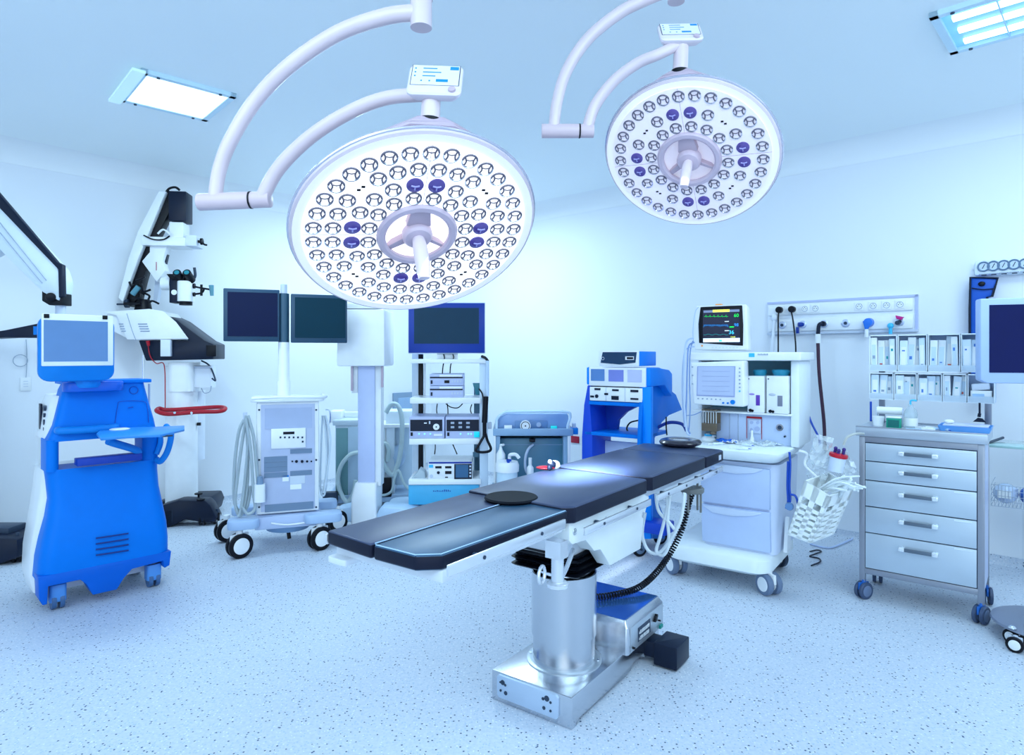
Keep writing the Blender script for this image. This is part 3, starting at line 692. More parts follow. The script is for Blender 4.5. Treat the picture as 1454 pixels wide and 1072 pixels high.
# bottle pole
p = B.p(203, 541, .05); pl = MB(); pl.cyl(p, p + Vector((0, 0, .16)), .005); pl.cyl(p, p + Vector((0, 0, .015)), .018); pl.build('bottle_pole', CH, t)
p = B.p(212, 545, .10); MB().cyl((p.x, .10, .95), (p.x, .10, p.z), .006).build('side_pole', LG, t)
cb = mat('caster_blue', (.08, .30, .75), .4)
for x, y in ((-.265, -.05), (.215, -.05), (-.24, .28), (.2, .28)):
    f = MB(); f.loft([rrect(x - .04, x + .04, y - .04, y + .04, .018, z) for z in (.045, .14)]); fo = f.build('caster', cb, t, bev=.004)
    for s in (-1, 1): MB().lathe([(.018, -.011), (.046, -.011), (.048, 0), (.046, .011), (.018, .011)], (x + s * .019, y, .048), (1, 0, 0), 26).build('wheel', mat('wheel_blue_grey', (.05, .13, .30), .4), fo)
    MB().cyl((x, y, .14), (x, y, .155), .034).build('swivel', DG, fo)

# ================================================================== WALL SOCKET WITH CABLE (left wall)
x, z = FL.y(36, 545, 0); s = FL.thing('wall_socket', 'small white socket plate on the left wall below a looped cable', 'wall socket')
MB().box(x - .035, x + .035, -.012, 0, z - .055, z + .05).build('socket_plate', W, s, bev=.003)
for dz_ in (-.02, .0, .02): MB().box(x - .015, x + .015, -.014, -.011, z + dz_ - .002, z + dz_ + .002).build('slot', LG, s)
c = MB(); c.tube([FL.p(37, 482, -.02), FL.p(38, 500, -.02), FL.p(38, 520, -.02), FL.p(37, 536, -.02)], .003, seg=6); c.torus(FL.p(29, 512, -.02), (0, 1, 0), .045, .003, 24, 6)
FL.solo(c, 'hanging_cable', mat('cable_grey', (.35, .42, .52), .5), 'thin looped grey cable hanging down the left wall above the socket', 'cable')

# ================================================================== FAR LEFT MICROSCOPE (mostly out of frame)
D = 4.35; K = Fr(*gnd(-60, 800).xy, 0)
K = Fr(at(0, 800, D).x, D, 0)
t = K.thing('floor_stand', 'pale boom arm with black edge, cut off by the left picture edge', 'microscope stand')
def kp(px, py): return K.y(px, py, 0)
MB().prism([kp(-40, 230), kp(-40, 380), kp(8, 355), kp(70, 416), kp(92, 428), kp(97, 405), kp(95, 395), kp(90, 382), kp(0, 282)], 'y', -.06, .06).build('boom_arm', mat('boom_white', (.70, .80, .88), .35), t, bev=.006)
MB().prism([kp(-40, 225), kp(0, 268), kp(90, 374), kp(98, 378), kp(99, 422), kp(93, 424), kp(92, 384), kp(0, 288), kp(-40, 248)], 'y', -.065, -.03).build('boom_edge', NV, t, bev=.003)
for (a, b_) in (((0, 316), (66, 398)), ((0, 330), (60, 402))):
    MB().tube([K.p(*a, -.062), K.p(*b_, -.062)], .0035, seg=5, n=1).build('panel_groove', MG, t)
jn = MB(); p = K.p(80, 412, 0); jn.prism([kp(67, 403), kp(80, 403), kp(95, 418), kp(95, 434), kp(77, 434), kp(67, 428)], 'y', -.05, .05); jn.cyl(K.p(72, 422, -.08), K.p(72, 422, .08), .03); jn.build('boom_joint', BK, t, bev=.004)
MB().cyl(K.p(86, 433, 0), K.p(86, 448, 0), .03).build('pivot', LG, t)
MB().prism([kp(-60, 478), kp(0, 468), kp(54, 457), kp(54, 479), kp(0, 479), kp(-60, 482)], 'y', .05, .18).build('lower_arm', NV, t, bev=.006)
MB().box(kp(41, 470)[0], kp(54, 470)[0], .04, .19, kp(41, 475)[1], kp(41, 463)[1]).build('blue_block', BLS, t)
ax, _ = kp(-75, 700); MB().cyl((ax, .1, .25), (ax, .1, kp(0, 470)[1]), .11, seg=32).build('column', W, t)
bs_ = MB(); bs_.prism([kp(-120, 755), kp(0, 757), kp(40, 760), kp(42, 785), kp(0, 800), kp(-120, 815)], 'y', -.1, .28); bs_.build('base', NV, t, bev=.012)
MB().box(kp(-40, 750)[0], kp(12, 750)[0], 0, .16, kp(0, 757)[1] - .02, kp(0, 750)[1]).build('base_cap', DG, t, bev=.006)
caster(t, kp(28, 800)[0], -.02, .04, .025, 30, ztop=.2, mf=DG, mt=BK, mh=MG)
caster(t, kp(-100, 800)[0], .1, .04, .025, 30, ztop=.2, mf=DG, mt=BK, mh=MG)

# ================================================================== OPERATING MICROSCOPE
g0 = gnd(262, 738); Kx = Fr(g0.x, g0.y, 8)
t = Kx.thing('operating_microscope', 'white ceiling-high operating microscope on a floor stand with red handle rail, behind the blue console', 'operating microscope')
def kp(px, py, y=0): return Kx.y(px, py, y)
cx, _ = kp(258, 650)
MB().cyl((cx, 0, .12), (cx, 0, kp(258, 520)[1]), .125, seg=40).build('column', W2, t)
x0, x1, z0, z1 = Kx.rect(236, 515, 272, 556, -.13); MB().rbox(x0, x1, -.13, .12, z0, z1, .05).build('column_collar', W2, t)
p = kp(270, 530); MB().cyl((p[0], .1, .5), (p[0], .1, kp(270, 556)[1]), .085, seg=28).build('rear_column', WS, t)
MB().prism([kp(190, 447), kp(226, 441), kp(246, 445), kp(278, 483), kp(212, 484), kp(204, 483), kp(191, 480), kp(168, 468), kp(165, 447)], 'y', -.18, .12).build('white_housing', W2, t, bev=.012)
MB().prism([kp(164, 445), kp(226, 441), kp(245, 444), kp(262, 459), kp(279, 482), kp(196, 483), kp(182, 450)], 'y', -.205, -.18).build('white_cover', W2, t, bev=.004)
MB().prism([kp(224, 443), kp(236, 444), kp(262, 456), kp(300, 484), kp(312, 489), kp(312, 510), kp(219, 512), kp(209, 484), kp(278, 484), kp(262, 463), kp(246, 450)], 'y', -.17, .15).build('black_housing', NV, t, bev=.008)
MB().box(*Kx.rect(292, 490, 306, 506, -.19)[:2], -.18, -.15, *Kx.rect(292, 490, 306, 506, -.19)[2:]).build('side_box', BK, t, bev=.003)
x0, x1, z0, z1 = Kx.rect(228, 482, 242, 506, -.21); MB().box(x0, x1, -.215, -.17, z0, z1).build('white_tab', WS, t, bev=.003)
v = MB()
for k in range(4):
    for a, b_ in (((196, 460), (209, 460)), ((169, 460), (175, 460))):
        q0, q1 = Kx.p(a[0] + k * 1.2, a[1] + k * 3.4, -.206), Kx.p(b_[0] + k * 1.2, b_[1] + k * 3.4, -.206); v.tube([q0, q1], .005, seg=5, n=1)
v.build('vent_slots', MG, t)
MB().tube([Kx.p(180, 445, -.206), Kx.p(188, 470, -.206), Kx.p(193, 483, -.206)], .003, seg=5).build('cover_seam', MG, t)
# slanted black and white arm
MB().prism([kp(234, 275), kp(243, 272), kp(245, 300), kp(222, 345), kp(206, 400), kp(200, 425), kp(186, 436), kp(180, 428)], 'y', -.05, .06).build('arm_inner', BK, t, bev=.004)
MB().prism([kp(232, 276), kp(242, 276), kp(205, 366), kp(182, 430), kp(176, 424), kp(190, 370), kp(203, 332)], 'y', -.10, -.04).build('arm_cover', W2, t, bev=.004)
x0, x1, z0, z1 = Kx.rect(241, 272, 266, 315, -.05); MB().box(x0, x1, -.08, .08, z0, z1).build('drive_box', NV, t, bev=.008)
x0, x1, z0, z1 = Kx.rect(242, 316, 262, 343, -.06); MB().box(x0, x1, -.09, .06, z0, z1).build('drive_base', W2, t, bev=.006)
MB().tube([Kx.p(234, 276, 0), Kx.p(240, 268, 0), Kx.p(249, 266, 0), Kx.p(255, 270, 0)], .010, seg=8).build('top_cable', BK, t)
x0, x1, z0, z1 = Kx.rect(202, 336, 264, 350, -.1); MB().box(x0, x1, -.12, .10, z0, z1).build('cross_arm', W2, t, bev=.008)
x0, x1, z0, z1 = Kx.rect(264, 334, 280, 350, -.08); MB().box(x0, x1, -.10, .08, z0, z1).build('cross_arm_end', WS, t, bev=.008)
kn = MB(); kn.cyl(Kx.p(278, 343, -.06), Kx.p(287, 343, -.06), .012); kn.cyl(Kx.p(285, 343, -.06), Kx.p(288, 343, -.06), .028); kn.tube([Kx.p(286, 343, -.06), Kx.p(290, 347, -.06), Kx.p(294, 348, -.06)], .008, seg=8); kn.build('knob', BK, t)
MB().tube([Kx.p(204, 334, -.13), Kx.p(218, 340, -.13), Kx.p(232, 340, -.13), Kx.p(241, 335, -.13)], .006, seg=6).build('arm_cable', BK, t)
MB().tube([Kx.p(224, 332, -.12), Kx.p(232, 326, -.12), Kx.p(242, 333, -.12)], .008, seg=6).build('arm_hose', W, t)
MB().prism([kp(218, 350), kp(243, 350), kp(236, 372), kp(240, 386), kp(228, 402), kp(207, 373), kp(218, 360)], 'y', -.08, .02).build('hanging_bracket', W2, t, bev=.006)
MB().tube([Kx.p(222, 372, -.085), Kx.p(222, 384, -.085)], .003, seg=5, n=1).build('red_mark', RED, t)
MB().prism([kp(231, 372), kp(240, 362), kp(236, 380), kp(233, 383)], 'y', -.03, .01).build('dark_web', NV, t)
# tangle of cables and clamps beneath
ck = MB(); rr = random.Random(11)
for k in range(9):
    a = (rr.uniform(186, 212), rr.uniform(396, 430)); b_ = (a[0] + rr.uniform(-8, 18), a[1] + rr.uniform(-14, 8)); m_ = ((a[0] + b_[0]) / 2 + rr.uniform(-6, 6), (a[1] + b_[1]) / 2 + rr.uniform(-6, 6))
    ck.tube([Kx.p(*a, -.12), Kx.p(*m_, -.14), Kx.p(*b_, -.12)], .009, seg=6)
ck.cyl(Kx.p(176, 431, -.1), Kx.p(200, 431, -.1), .012); ck.build('cable_tangle', BK, t)
MB().cyl(Kx.p(188, 418, -.14), Kx.p(197, 407, -.14), .022).build('clamp_handle', mat('steel_teal', (.10, .28, .36), .3), t)
kb = MB(); kb.cyl(Kx.p(178, 431, -.06), Kx.p(183, 431, -.06), .036); kb.cyl(Kx.p(166, 432, -.06), Kx.p(178, 432, -.06), .008); kb.build('side_knob', DG, t)
x0, x1, z0, z1 = Kx.rect(183, 424, 212, 442, -.1); MB().cyl(((x0 + x1) / 2, -.02, z0), ((x0 + x1) / 2, -.02, z1), (x1 - x0) * .45, (x1 - x0) * .32, 24).build('arm_pivot', BK, t)
MB().prism([kp(222, 395), kp(228, 402), kp(224, 430), kp(219, 428)], 'y', -.02, .04).build('support_web', LG, t)
# optics head
x0, x1, z0, z1 = Kx.rect(228, 392, 241, 412, -.1); MB().cyl((x0, -.06, (z0 + z1) / 2), (x1, -.06, (z0 + z1) / 2), (z1 - z0) * .48, seg=28).build('optics_joint', W2, t)
x0, x1, z0, z1 = Kx.rect(241, 391, 252, 430, -.12); MB().box(x0, x1, -.13, .0, z0, z1).build('optics_bracket', NV, t, bev=.004)
x0, x1, z0, z1 = Kx.rect(252, 399, 272, 428, -.12); xc = (x0 + x1) / 2
MB().rbox(x0, x1, -.16, -.02, z0, z1, .04).build('optics_body', W2, t)
MB().cyl((xc, -.09, z0 - .03), (xc, -.09, z0), (x1 - x0) * .46, seg=28).build('objective_lens', BK, t)
for px in (251, 265):
    p = Kx.p(px, 387, -.20); e_ = MB(); e_.cyl(p, p + Vector((0, .10, -.05)), .032, .036, 20); eo = e_.build('eyepiece', BK, t)
    MB().cyl(p - Vector((0, .004, -.002)), p, .020, seg=18).build('eye_lens', mat('coated_lens', (.03, .25, .32), .08), eo)
MB().prism([kp(246, 392), kp(274, 392), kp(270, 400), kp(252, 400)], 'y', -.15, -.03).build('tube_block', BK, t, bev=.004)
MB().tube([Kx.p(276, 380, -.1), Kx.p(277, 392, -.1), Kx.p(272, 398, -.1)], .012, seg=8).build('tube_bracket', DG, t)
kn = MB()
kn.tube([Kx.p(272, 406, -.08), Kx.p(286, 409, -.08), Kx.p(298, 411, -.08)], .008, seg=8); kn.tube([Kx.p(272, 418, -.08), Kx.p(286, 416, -.08), Kx.p(290, 410, -.08)], .008, seg=8)
kn.cyl(Kx.p(286, 404, -.08), Kx.p(286, 420, -.08), .010); kn.cyl(Kx.p(274, 406, -.08), Kx.p(277, 406, -.08), .022); kn.cyl(Kx.p(274, 418, -.08), Kx.p(277, 418, -.08), .018); kn.build('hand_grip', BK, t)
MB().cyl(Kx.p(300, 405, -.08), Kx.p(301, 420, -.08), .020, .014).build('grip_end', mat('steel_teal', (1, 1, 1)), t)
p = Kx.p(247, 415, -.135); MB().cyl(p, p + Vector((0, .01, 0)), .022).build('optics_knob', W, t)
# dials box under the housing
x0, x1, z0, z1 = Kx.rect(273, 519, 302, 550, -.04); MB().rbox(x0, x1, -.06, .06, z0, z1, .02).build('cable_box', WS, t)
MB().tube([Kx.p(274, 521, -.07), Kx.p(300, 521, -.07)], .010, seg=8, n=1).build('box_bar', LG, t)
MB().tube([Kx.p(286, 512, -.05), Kx.p(298, 520, -.06), Kx.p(306, 540, -.06), Kx.p(301, 537, -.06)], .007, seg=6).build('box_cable', DG, t)
MB().tube([Kx.p(286, 551, -.06), Kx.p(290, 558, -.06), Kx.p(298, 556, -.06), Kx.p(300, 548, -.06)], .004, seg=6).build('wire_loop', MG, t)
MB().tube([Kx.p(210, 486, -.20), Kx.p(213, 505, -.18), Kx.p(222, 516, -.16), Kx.p(233, 518, -.15), Kx.p(234.5, 560, -.14), Kx.p(234.5, 580, -.14)], .004, seg=6).build('red_cable', RED, t)
MB().cyl(Kx.p(210, 484, -.2), Kx.p(211, 491, -.2), .016, .010).build('red_plug', RED, t)
# red rail
rp = [Kx.p(*q) for q in ((223, 584, -.25), (240, 588, -.28), (280, 585, -.28), (312, 584, -.27), (320, 580, -.2), (312, 578, -.14), (290, 579, -.12), (240, 582, -.13), (226, 580, -.16))]
MB().tube(rp, .017, seg=12, closed=True).build('hand_rail', RED, t)
hc = MB()
for px in (248, 272): hc.tube([Kx.p(px, 586, -.30), Kx.p(px, 589, -.22), Kx.p(px, 584, -.10)], .010, seg=8)
hc.build('rail_clip', CH, t)
MB().box(*Kx.rect(273, 600, 278, 604, -.13)[:2], -.02, .0, *Kx.rect(273, 600, 278, 604, 0)[2:]).build('square_button', BK, t)
# black base
MB().prism([kp(236, 713, -.1), kp(262, 705, -.1), kp(300, 706, -.1), kp(306, 712, -.1), kp(315, 730, -.1), kp(312, 736, -.1), kp(296, 736, -.1), kp(270, 732, -.1), kp(245, 745, -.1), kp(232, 747, -.1)], 'y', -.24, -.08).build('base_leg', NV, t, bev=.014)
MB().prism([kp(200, 722, .1), kp(240, 708, .1), kp(300, 706, .1), kp(304, 716, .1), kp(300, 730, .1), kp(200, 740, .1)], 'y', .05, .40).build('base', NV, t, bev=.014)
MB().prism([kp(215, 722), kp(262, 712), kp(262, 735), kp(215, 740)], 'y', -.24, .4).build('base_block', DG, t, bev=.01)
for px, py, y in ((282, 700, -.1), (285, 708, -.22)):
    kk = MB(); p = Kx.p(px, py, y); kk.cyl(p, p + Vector((0, 0, -.07)), .008); kk.lathe([(.02, -.012), (.032, -.010), (.032, .0), (.02, .002)], p, seg=20); kk.build('brake_knob', BK, t)
for px, y in ((308, -.16), (288, -.20), (298, .32), (225, .30)):
    x_ = Kx.y(px, 745, y)[0]; caster(t, x_, y, .045, .022, 10, ztop=.12, mf=DG, mt=BK, mh=LG)

# ================================================================== TWIN MONITOR CART
m0 = (gnd(339, 792) + gnd(457, 780)) / 2; A = Fr(m0.x, m0.y, 20)
t = A.thing('imaging_cart', 'grey imaging cart with coiled hoses and twin dark monitors on a pole', 'imaging cart')
x0, x1, z0, z1 = A.rect(364, 574, 453, 728, .04); zb = A.y(408, 728, .04)[1]; zt = A.y(408, 570, .04)[1]
cabm = mat('cart_grey', (.48, .55, .74), .42)
bd = MB().box(x0, x1, .04, .48, zb, zt).build('cabinet', W, t, bev=.012)
MB().box(x0 + .03, x1 - .03, .033, .045, zb + .02, zt - .02).build('front_panel', cabm, bd, bev=.002)
ax0, ax1, az0, az1 = A.rect(355, 567, 462, 576, .0); MB().loft([rrect(ax0, ax1, .0, .52, .06, z) for z in (zt, zt + .02)]).build('top_plate', W2, t, bev=.006)
MB().tube([(ax0 + .01, .02, zt + .028), (0, -.005, zt + .034), (ax1 - .01, .02, zt + .028), (ax1, .3, zt + .028)], .010, seg=8).build('top_rail', W2, t)
def pn(name, r4, m, d=.004, y=.033, par=bd, bev=0):
    a = A.rect(*r4, y); return MB().box(a[0], a[1], y - d, y, a[2], a[3]).build(name, m, par, bev=bev)
pn('upper_recess', (376, 580, 443, 607), mat('recess_grey', (.42, .50, .70), .45), .002)
ctl = pn('control_panel', (385, 609, 434, 635), W2, .012, bev=.002)
pn('display', (402, 613, 418, 616), BK, .014, par=ctl)
for k in range(6): pn('button', (397 + k * 6.2, 619.5, 399.5 + k * 6.2, 622), DG, .015, par=ctl)
pn('button', (428.5, 625.5, 431, 628), DG, .015, par=ctl)
gr_ = MB()
for r4 in ((375, 649, 408, 655), (375, 657, 408, 662), (375, 664, 408, 669), (375, 672, 408, 677), (412, 638, 443, 643), (412, 669, 443, 674), (376, 717, 445, 722)):
    a = A.rect(*r4, .031); gr_ = MB(); gr_.box(a[0], a[1], .029, .033, a[2], a[3]); gr_.build('vent_grille', mat('grille_grey', (.16, .24, .36), .5), bd)
for k, (px, s) in enumerate(((415, .006), (421, .010), (429, .010), (436, .008), (442, .006))):
    p = A.p(px, 655, .03); MB().cyl(p - Vector((0, .008, 0)), p, s, seg=12).build('connector', NV, bd)
pn('sticker', (401, 675, 410, 683), PAP, .003); pn('sticker', (412, 676, 433, 686), mat('sticker_grey', (.62, .70, .80), .5), .003); pn('sticker', (412, 688, 428, 694), PAP, .003); pn('label_strip', (401, 675, 410, 677), BLS, .004)
for px in (368, 449):
    for py in (582, 653, 720): p = A.p(px, py, .04); MB().cyl(p - Vector((0, .004, 0)), p, .007, seg=10).build('screw', DG, bd)
# chassis
ch = MB(); ch.box(x0 - .01, x1 + .01, .0, .50, zb - .10, zb - .01); ch.build('lower_drawer', mat('chassis_grey', (.46, .56, .78), .4), t, bev=.01)
MB().tube([A.p(385, 743, -.005), A.p(408, 745, -.012), A.p(434, 742, -.005)], .006, seg=6).build('drawer_groove', W, t)
for (a, b_) in (((322, 748), (368, 728)), ((432, 726), (486, 738))):
    pa, pb_ = A.p(a[0], a[1], -.03), A.p(b_[0], b_[1], -.03)
    s_ = min(pa.x, pb_.x), max(pa.x, pb_.x)
    MB().rbox(s_[0], s_[1], -.06, .10, .20, .265, .05).build('foot_wing', mat('wing_grey', (.40, .55, .78), .35), t, bev=.012)
    MB().rbox(s_[0], s_[1], .36, .50, .20, .265, .05).build('foot_wing', mat('wing_grey', (1, 1, 1)), t, bev=.012)
MB().lathe([(.001, 0), (.15, .03), (.19, .08), (.001, .09)], ((x0 + x1) / 2, .2, .10), seg=36).build('belly_pan', mat('pan_blue', (.20, .35, .58), .4), t)
MB().cyl(((x0 + x1) / 2 + .01, .18, .05), ((x0 + x1) / 2, .2, .12), .014).build('pedal', BK, t)
for px, py, y in ((340, 0, 0), (454, 0, 0), (322, 0, .45), (478, 0, .45)):
    x_ = A.y(px, 770, y)[0]; caster(t, x_, y, .085, .030, -62, ztop=.2, mf=W, mt=BK, mh=W2)
# hoses on the sides
hm = mat('hose_beige', (.40, .48, .52), .42)
def hoses(specs, y, r, name='hose', m=hm):
    for k, pts in enumerate(specs): MB().tube([A.p(px, py, y - .012 * k) for px, py in pts], r, seg=8).build(name, m, t)
hoses([[(349, 592), (340, 610), (334, 650), (332, 700), (336, 722), (345, 728), (352, 715), (356, 690)], [(350, 590), (345, 620), (338, 670), (334, 715), (342, 732), (350, 700), (352, 650), (350, 592)],
       [(351, 590), (352, 630), (348, 680), (342, 725), (338, 733)], [(352, 590), (360, 620), (364, 660), (366, 684)], [(349, 594), (356, 640), (360, 700), (362, 722), (352, 730), (344, 720)]], .04, .011)
ht = mat('hose_light', (.60, .70, .80), .4)
hoses([[(458, 590), (456, 640), (455, 690), (459, 704), (463, 690), (466, 640), (462, 592)], [(460, 590), (464, 640), (462, 680), (456, 702)], [(462, 590), (469, 620), (466, 660), (460, 700)]], .12, .007, m=ht)
MB().box(*A.rect(345, 586, 351, 600, .03)[:2], .03, .06, *A.rect(345, 586, 351, 600, .03)[2:]).build('hose_hook', LG, t)
MB().tube([A.p(462, 582, .1), A.p(468, 584, .1), A.p(468, 600, .1), A.p(463, 602, .1)], .006, seg=6).build('hose_hook', CH, t)
p = A.p(369, 700, -.0); cp = MB(); cp.rbox(p.x - .036, p.x + .036, -.04, .03, A.y(369, 712)[1], A.y(369, 687)[1], .02); cup = cp.build('probe_holder', W2, t)
MB().cyl((p.x, -.005, A.y(369, 688)[1]), (p.x, -.005, A.y(369, 676)[1]), .025, .018).build('probe', mat('probe_grey', (.18, .28, .42), .3), t)
# pole and monitors
pz0, pz1 = zt, A.y(404, 404, .25)[1]; xp = A.y(403, 500, .25)[0]
MB().cyl((xp, .25, pz0), (xp, .25, A.y(404, 486, .25)[1]), .040, seg=28).cyl((xp, .25, pz0), (xp, .25, pz0 + .14), .046, seg=28).build('pole', W2, t)
MB().cyl((xp, .25, A.y(404, 488, .25)[1]), (xp, .25, A.y(404, 417, .25)[1]), .038, seg=20).build('pole_sleeve', mat('sleeve_teal', (.03, .09, .15), .4), t)
MB().cyl((xp, .25, A.y(404, 418, .25)[1]), (xp, .25, pz1), .024).build('pole_cap', LG, t)
for (r4, tw, mm) in (((317, 409, 397, 485), 0, SCR), ((413, 417, 493, 487), 0, SCT)):
    a = A.rect(*r4, .20); 
    mo = MB(); mo.box(a[0], a[1], .20, .26, a[2], a[3]); mb_ = mo.build('monitor', mat('bezel_teal', (.012, .055, .11), .4), t, bev=.006)
    e = .028; MB().box(a[0] + e, a[1] - e * .5, .197, .201, a[2] + e * 1.3, a[3] - e * .9).build('screen', mm, mb_)
    for k in range(4): MB().box(a[1] - .18 + k * .03, a[1] - .165 + k * .03, .197, .2, a[2] + .01, a[2] + .016).build('button', DG, mb_)

# ================================================================== WHITE COLUMN WITH BOX HEAD
g0 = gnd(520, 752); Cc = Fr(g0.x, g0.y, 0)
t = Cc.thing('box_column', 'tall white box head on a pale square column behind the foot of the operating table', 'equipment column')
def rc(r4, y0, y1, name, m, bev=.008, par=None): a = Cc.rect(*r4, y0); return MB().box(a[0], a[1], y0, y1, a[2], a[3]).build(name, m, par or t, bev=bev)
rc((478, 439, 546, 520), -.10, .30, 'box_head', mat('box_white', (.88, .91, .95), .4), .014)
rc((482, 430, 540, 438), -.08, .28, 'box_lid', mat('box_white', (1, 1, 1)))
rc((508, 520, 532, 688), .0, .16, 'column', mat('column_lilac', (.52, .60, .86), .4), .006)
rc((532, 520, 541, 690), .02, .14, 'column_side', W, .004); rc((499, 520, 508, 558), .02, .14, 'guide', W, .004)
rc((498, 520, 501, 555), -.02, .0, 'guide_strip', LAVD, .002); rc((541, 520, 544, 550), -.02, .0, 'guide_strip', LAVD, .002)
a = Cc.rect(498, 690, 534, 742, -.05); MB().loft([rrect(a[0], a[1], -.05, .2, .02, 0.02), rrect(a[0], a[1], -.05, .2, .02, a[3] - .1), rrect(a[0] + .03, a[1] - .0, -.04, .2, .02, a[3] + .02)]).build('foot', W2, t, bev=.006)
for sgn, L in ((-1, .32), (1, .50)):
    b_ = MB(); b_.prism([(sgn * .08, .12), (sgn * .12, .19), (sgn * L * .7, .17), (sgn * L, .12), (sgn * L, .07), (sgn * .08, .06)], 'y', -.02, .18); b_.build('base_wing', mat('wing_pale', (.45, .62, .82), .35), t, bev=.02)
    caster(t, sgn * (L - .05), .08, .035, .02, 0, ztop=.08, mf=W, mt=DG, mh=LG)
MB().rbox(.10, .42, .2, .62, .07, .13, .1).build('base_plate', mat('wing_pale', (1, 1, 1)), t, bev=.01)

# ================================================================== SUCTION UNIT BEHIND THE COLUMN
g0 = gnd(528, 722); U = Fr(g0.x, g0.y, 6)
t = U.thing('suction_unit', 'pale wheeled suction unit with green-grey door and looping hoses, behind the box column', 'suction unit')
def rc(r4, y0, y1, name, m, bev=.006, par=None): a = U.rect(*r4, y0); return MB().box(a[0], a[1], y0, y1, a[2], a[3]).build(name, m, par or t, bev=bev)
rc((476, 604, 560, 706), .0, .42, 'cabinet', mat('unit_white', (.66, .76, .84), .4))
dd = rc((477, 608, 494, 704), -.01, .01, 'green_door', mat('door_green', (.14, .30, .32), .4), .003)
rc((494, 606, 510, 704), -.012, .01, 'inner_door', mat('door_grey', (.42, .56, .68), .4), .003)
rc((472, 597, 512, 604), -.02, .44, 'worktop', mat('top_grey', (.50, .60, .68), .35), .006)
rc((468, 584, 485, 600), .1, .3, 'side_bracket', W); rc((484, 585, 546, 590), .25, .30, 'rear_bar', W, .003)
rc((548, 584, 590, 604), .05, .35, 'canister_head', mat('canister_white', (.72, .82, .90), .35), .01); rc((536, 603, 596, 607), -.02, .38, 'canister_shelf', W, .003)
a = U.rect(552, 607, 588, 690, .05); 
MB().cyl(((a[0] + a[1]) / 2, .2, a[2]), ((a[0] + a[1]) / 2, .2, a[3]), .10, seg=32).build('canister', mat('canister_clear', (.62, .76, .88), .2), t)
MB().ball(((a[0] + a[1]) / 2 - .05, .08, (a[2] + a[3]) / 2), .085, 1, 1, 1.3).build('bellows_bag', mat('bag_blue_grey', (.45, .60, .78), .4), t)
rc((546, 606, 549, 706), .0, .03, 'post', W, .002); rc((593, 604, 597, 712), .0, .03, 'post', W, .002)
rc((534, 679, 556, 706), -.03, .15, 'foot_switch_box', BK, .01); rc((541, 683, 543, 700), -.034, -.03, 'switch_stripe', LG, 0)
rc((463, 704, 600, 712), -.02, .45, 'base', mat('wing_pale', (1, 1, 1)), .01)
rc((458, 700, 478, 716), -.10, -.02, 'dark_step', DG, .006)
hm2 = mat('hose_sage', (.50, .62, .64), .38)
for pts, y, r in (([(548, 586), (556, 574), (566, 578), (571, 600), (569, 640), (563, 665), (557, 674), (548, 665), (540, 650), (530, 640)], -.06, .022),
                  ([(510, 642), (497, 646), (485, 660), (480, 680), (484, 700), (493, 712), (502, 700), (505, 682)], -.06, .020),
                  ([(533, 700), (545, 703), (556, 697), (560, 680), (566, 668), (576, 690), (600, 706), (640, 712)], -.08, .012),
                  ([(536, 632), (548, 630), (552, 640), (550, 655)], -.03, .02)):
    MB().tube([U.p(px, py, y) for px, py in pts], r, seg=10).build('hose', hm2, t)
for x_, y_ in ((-.38, .05), (.3, .05), (-.38, .38), (.3, .38)): caster(t, x_, y_, .035, .02, 0, ztop=.09, mf=LG, mt=DG, mh=LG)

# ================================================================== GREY PANEL ON THE LEFT WALL BY THE CORNER
x0, z1 = FL.y(557, 558, 0); x1, z0 = FL.y(600, 642, 0)
t = FL.thing('wall_hatch', 'grey framed rectangular hatch low on the left wall beside the corner', 'wall hatch')
MB().box(x0, x1, -.03, 0, z0, z1).build('hatch_frame', mat('hatch_grey', (.22, .32, .46), .4), t, bev=.006)
MB().box(x0 + .06, x1 - .06, -.04, -.025, z0 + .06, z1 - .06).build('hatch_panel', mat('hatch_panel', (.28, .42, .62), .4), t, bev=.01)
def kit(fr, t):
    """box cut out by a pixel rectangle on the plane y0 of a frame"""
    def rc(r4, y0, y1, name, m, bev=.004, par=None, seg=2, label=None):
        a = fr.rect(*r4, y0); o = MB().box(a[0], a[1], y0, y1, a[2], a[3]).build(name, m, par or t, bev=bev, seg=seg)
        if label: o['label'] = label
        return o
    return rc
# ================================================================== ENDOSCOPY TOWER
E = Fr(*gnd(634, 745).xy, 2)
t = E.thing('endoscopy_trolley', 'white open shelf trolley carrying video units under a blue-framed monitor', 'equipment trolley')
rc = kit(E, t)
def shelf(name, r4, m=W2): a = E.rect(*r4, -.02); return MB().box(a[0], a[1], -.02, .42, a[2], a[3]).build(name, m, t, bev=.006)
shelf('top_shelf', (583, 510, 692, 516)); shelf('shelf', (582, 565, 683, 573)); shelf('shelf', (581, 623, 681, 631)); shelf('shelf', (580, 681, 683, 688)); 
rc((580, 689, 680, 716), -.01, .40, 'drawer', mat('drawer_cyan', (.06, .42, .72), .35), .004)
lt = MB(); rr = random.Random(4); px = 615
while px < 640: a = E.p(px, 697, -.012); lt.box(a.x, a.x + .008, -.0125, -.010, a.z - .006, a.z + rr.uniform(0, .012)); px += 2.6
lt.build('drawer_marks', BLM, t)
for r4, y0, y1, nm, m in (((585, 502, 601, 716), .36, .42, 'side_post', mat('post_pale', (.60, .72, .86), .35)), ((594, 503, 601, 684), .35, .359, 'cable_channel', BK), ((602, 503, 604, 684), .34, .37, 'post_edge', W),
                          ((681, 508, 693, 720), .0, .05, 'side_post', mat('post_pale', (1, 1, 1))), ((690, 520, 693, 716), .36, .42, 'side_post', W2), ((673, 545, 682, 680), .38, .41, 'cable_channel', TEAL)):
    rc(r4, y0, y1, nm, m, .003)
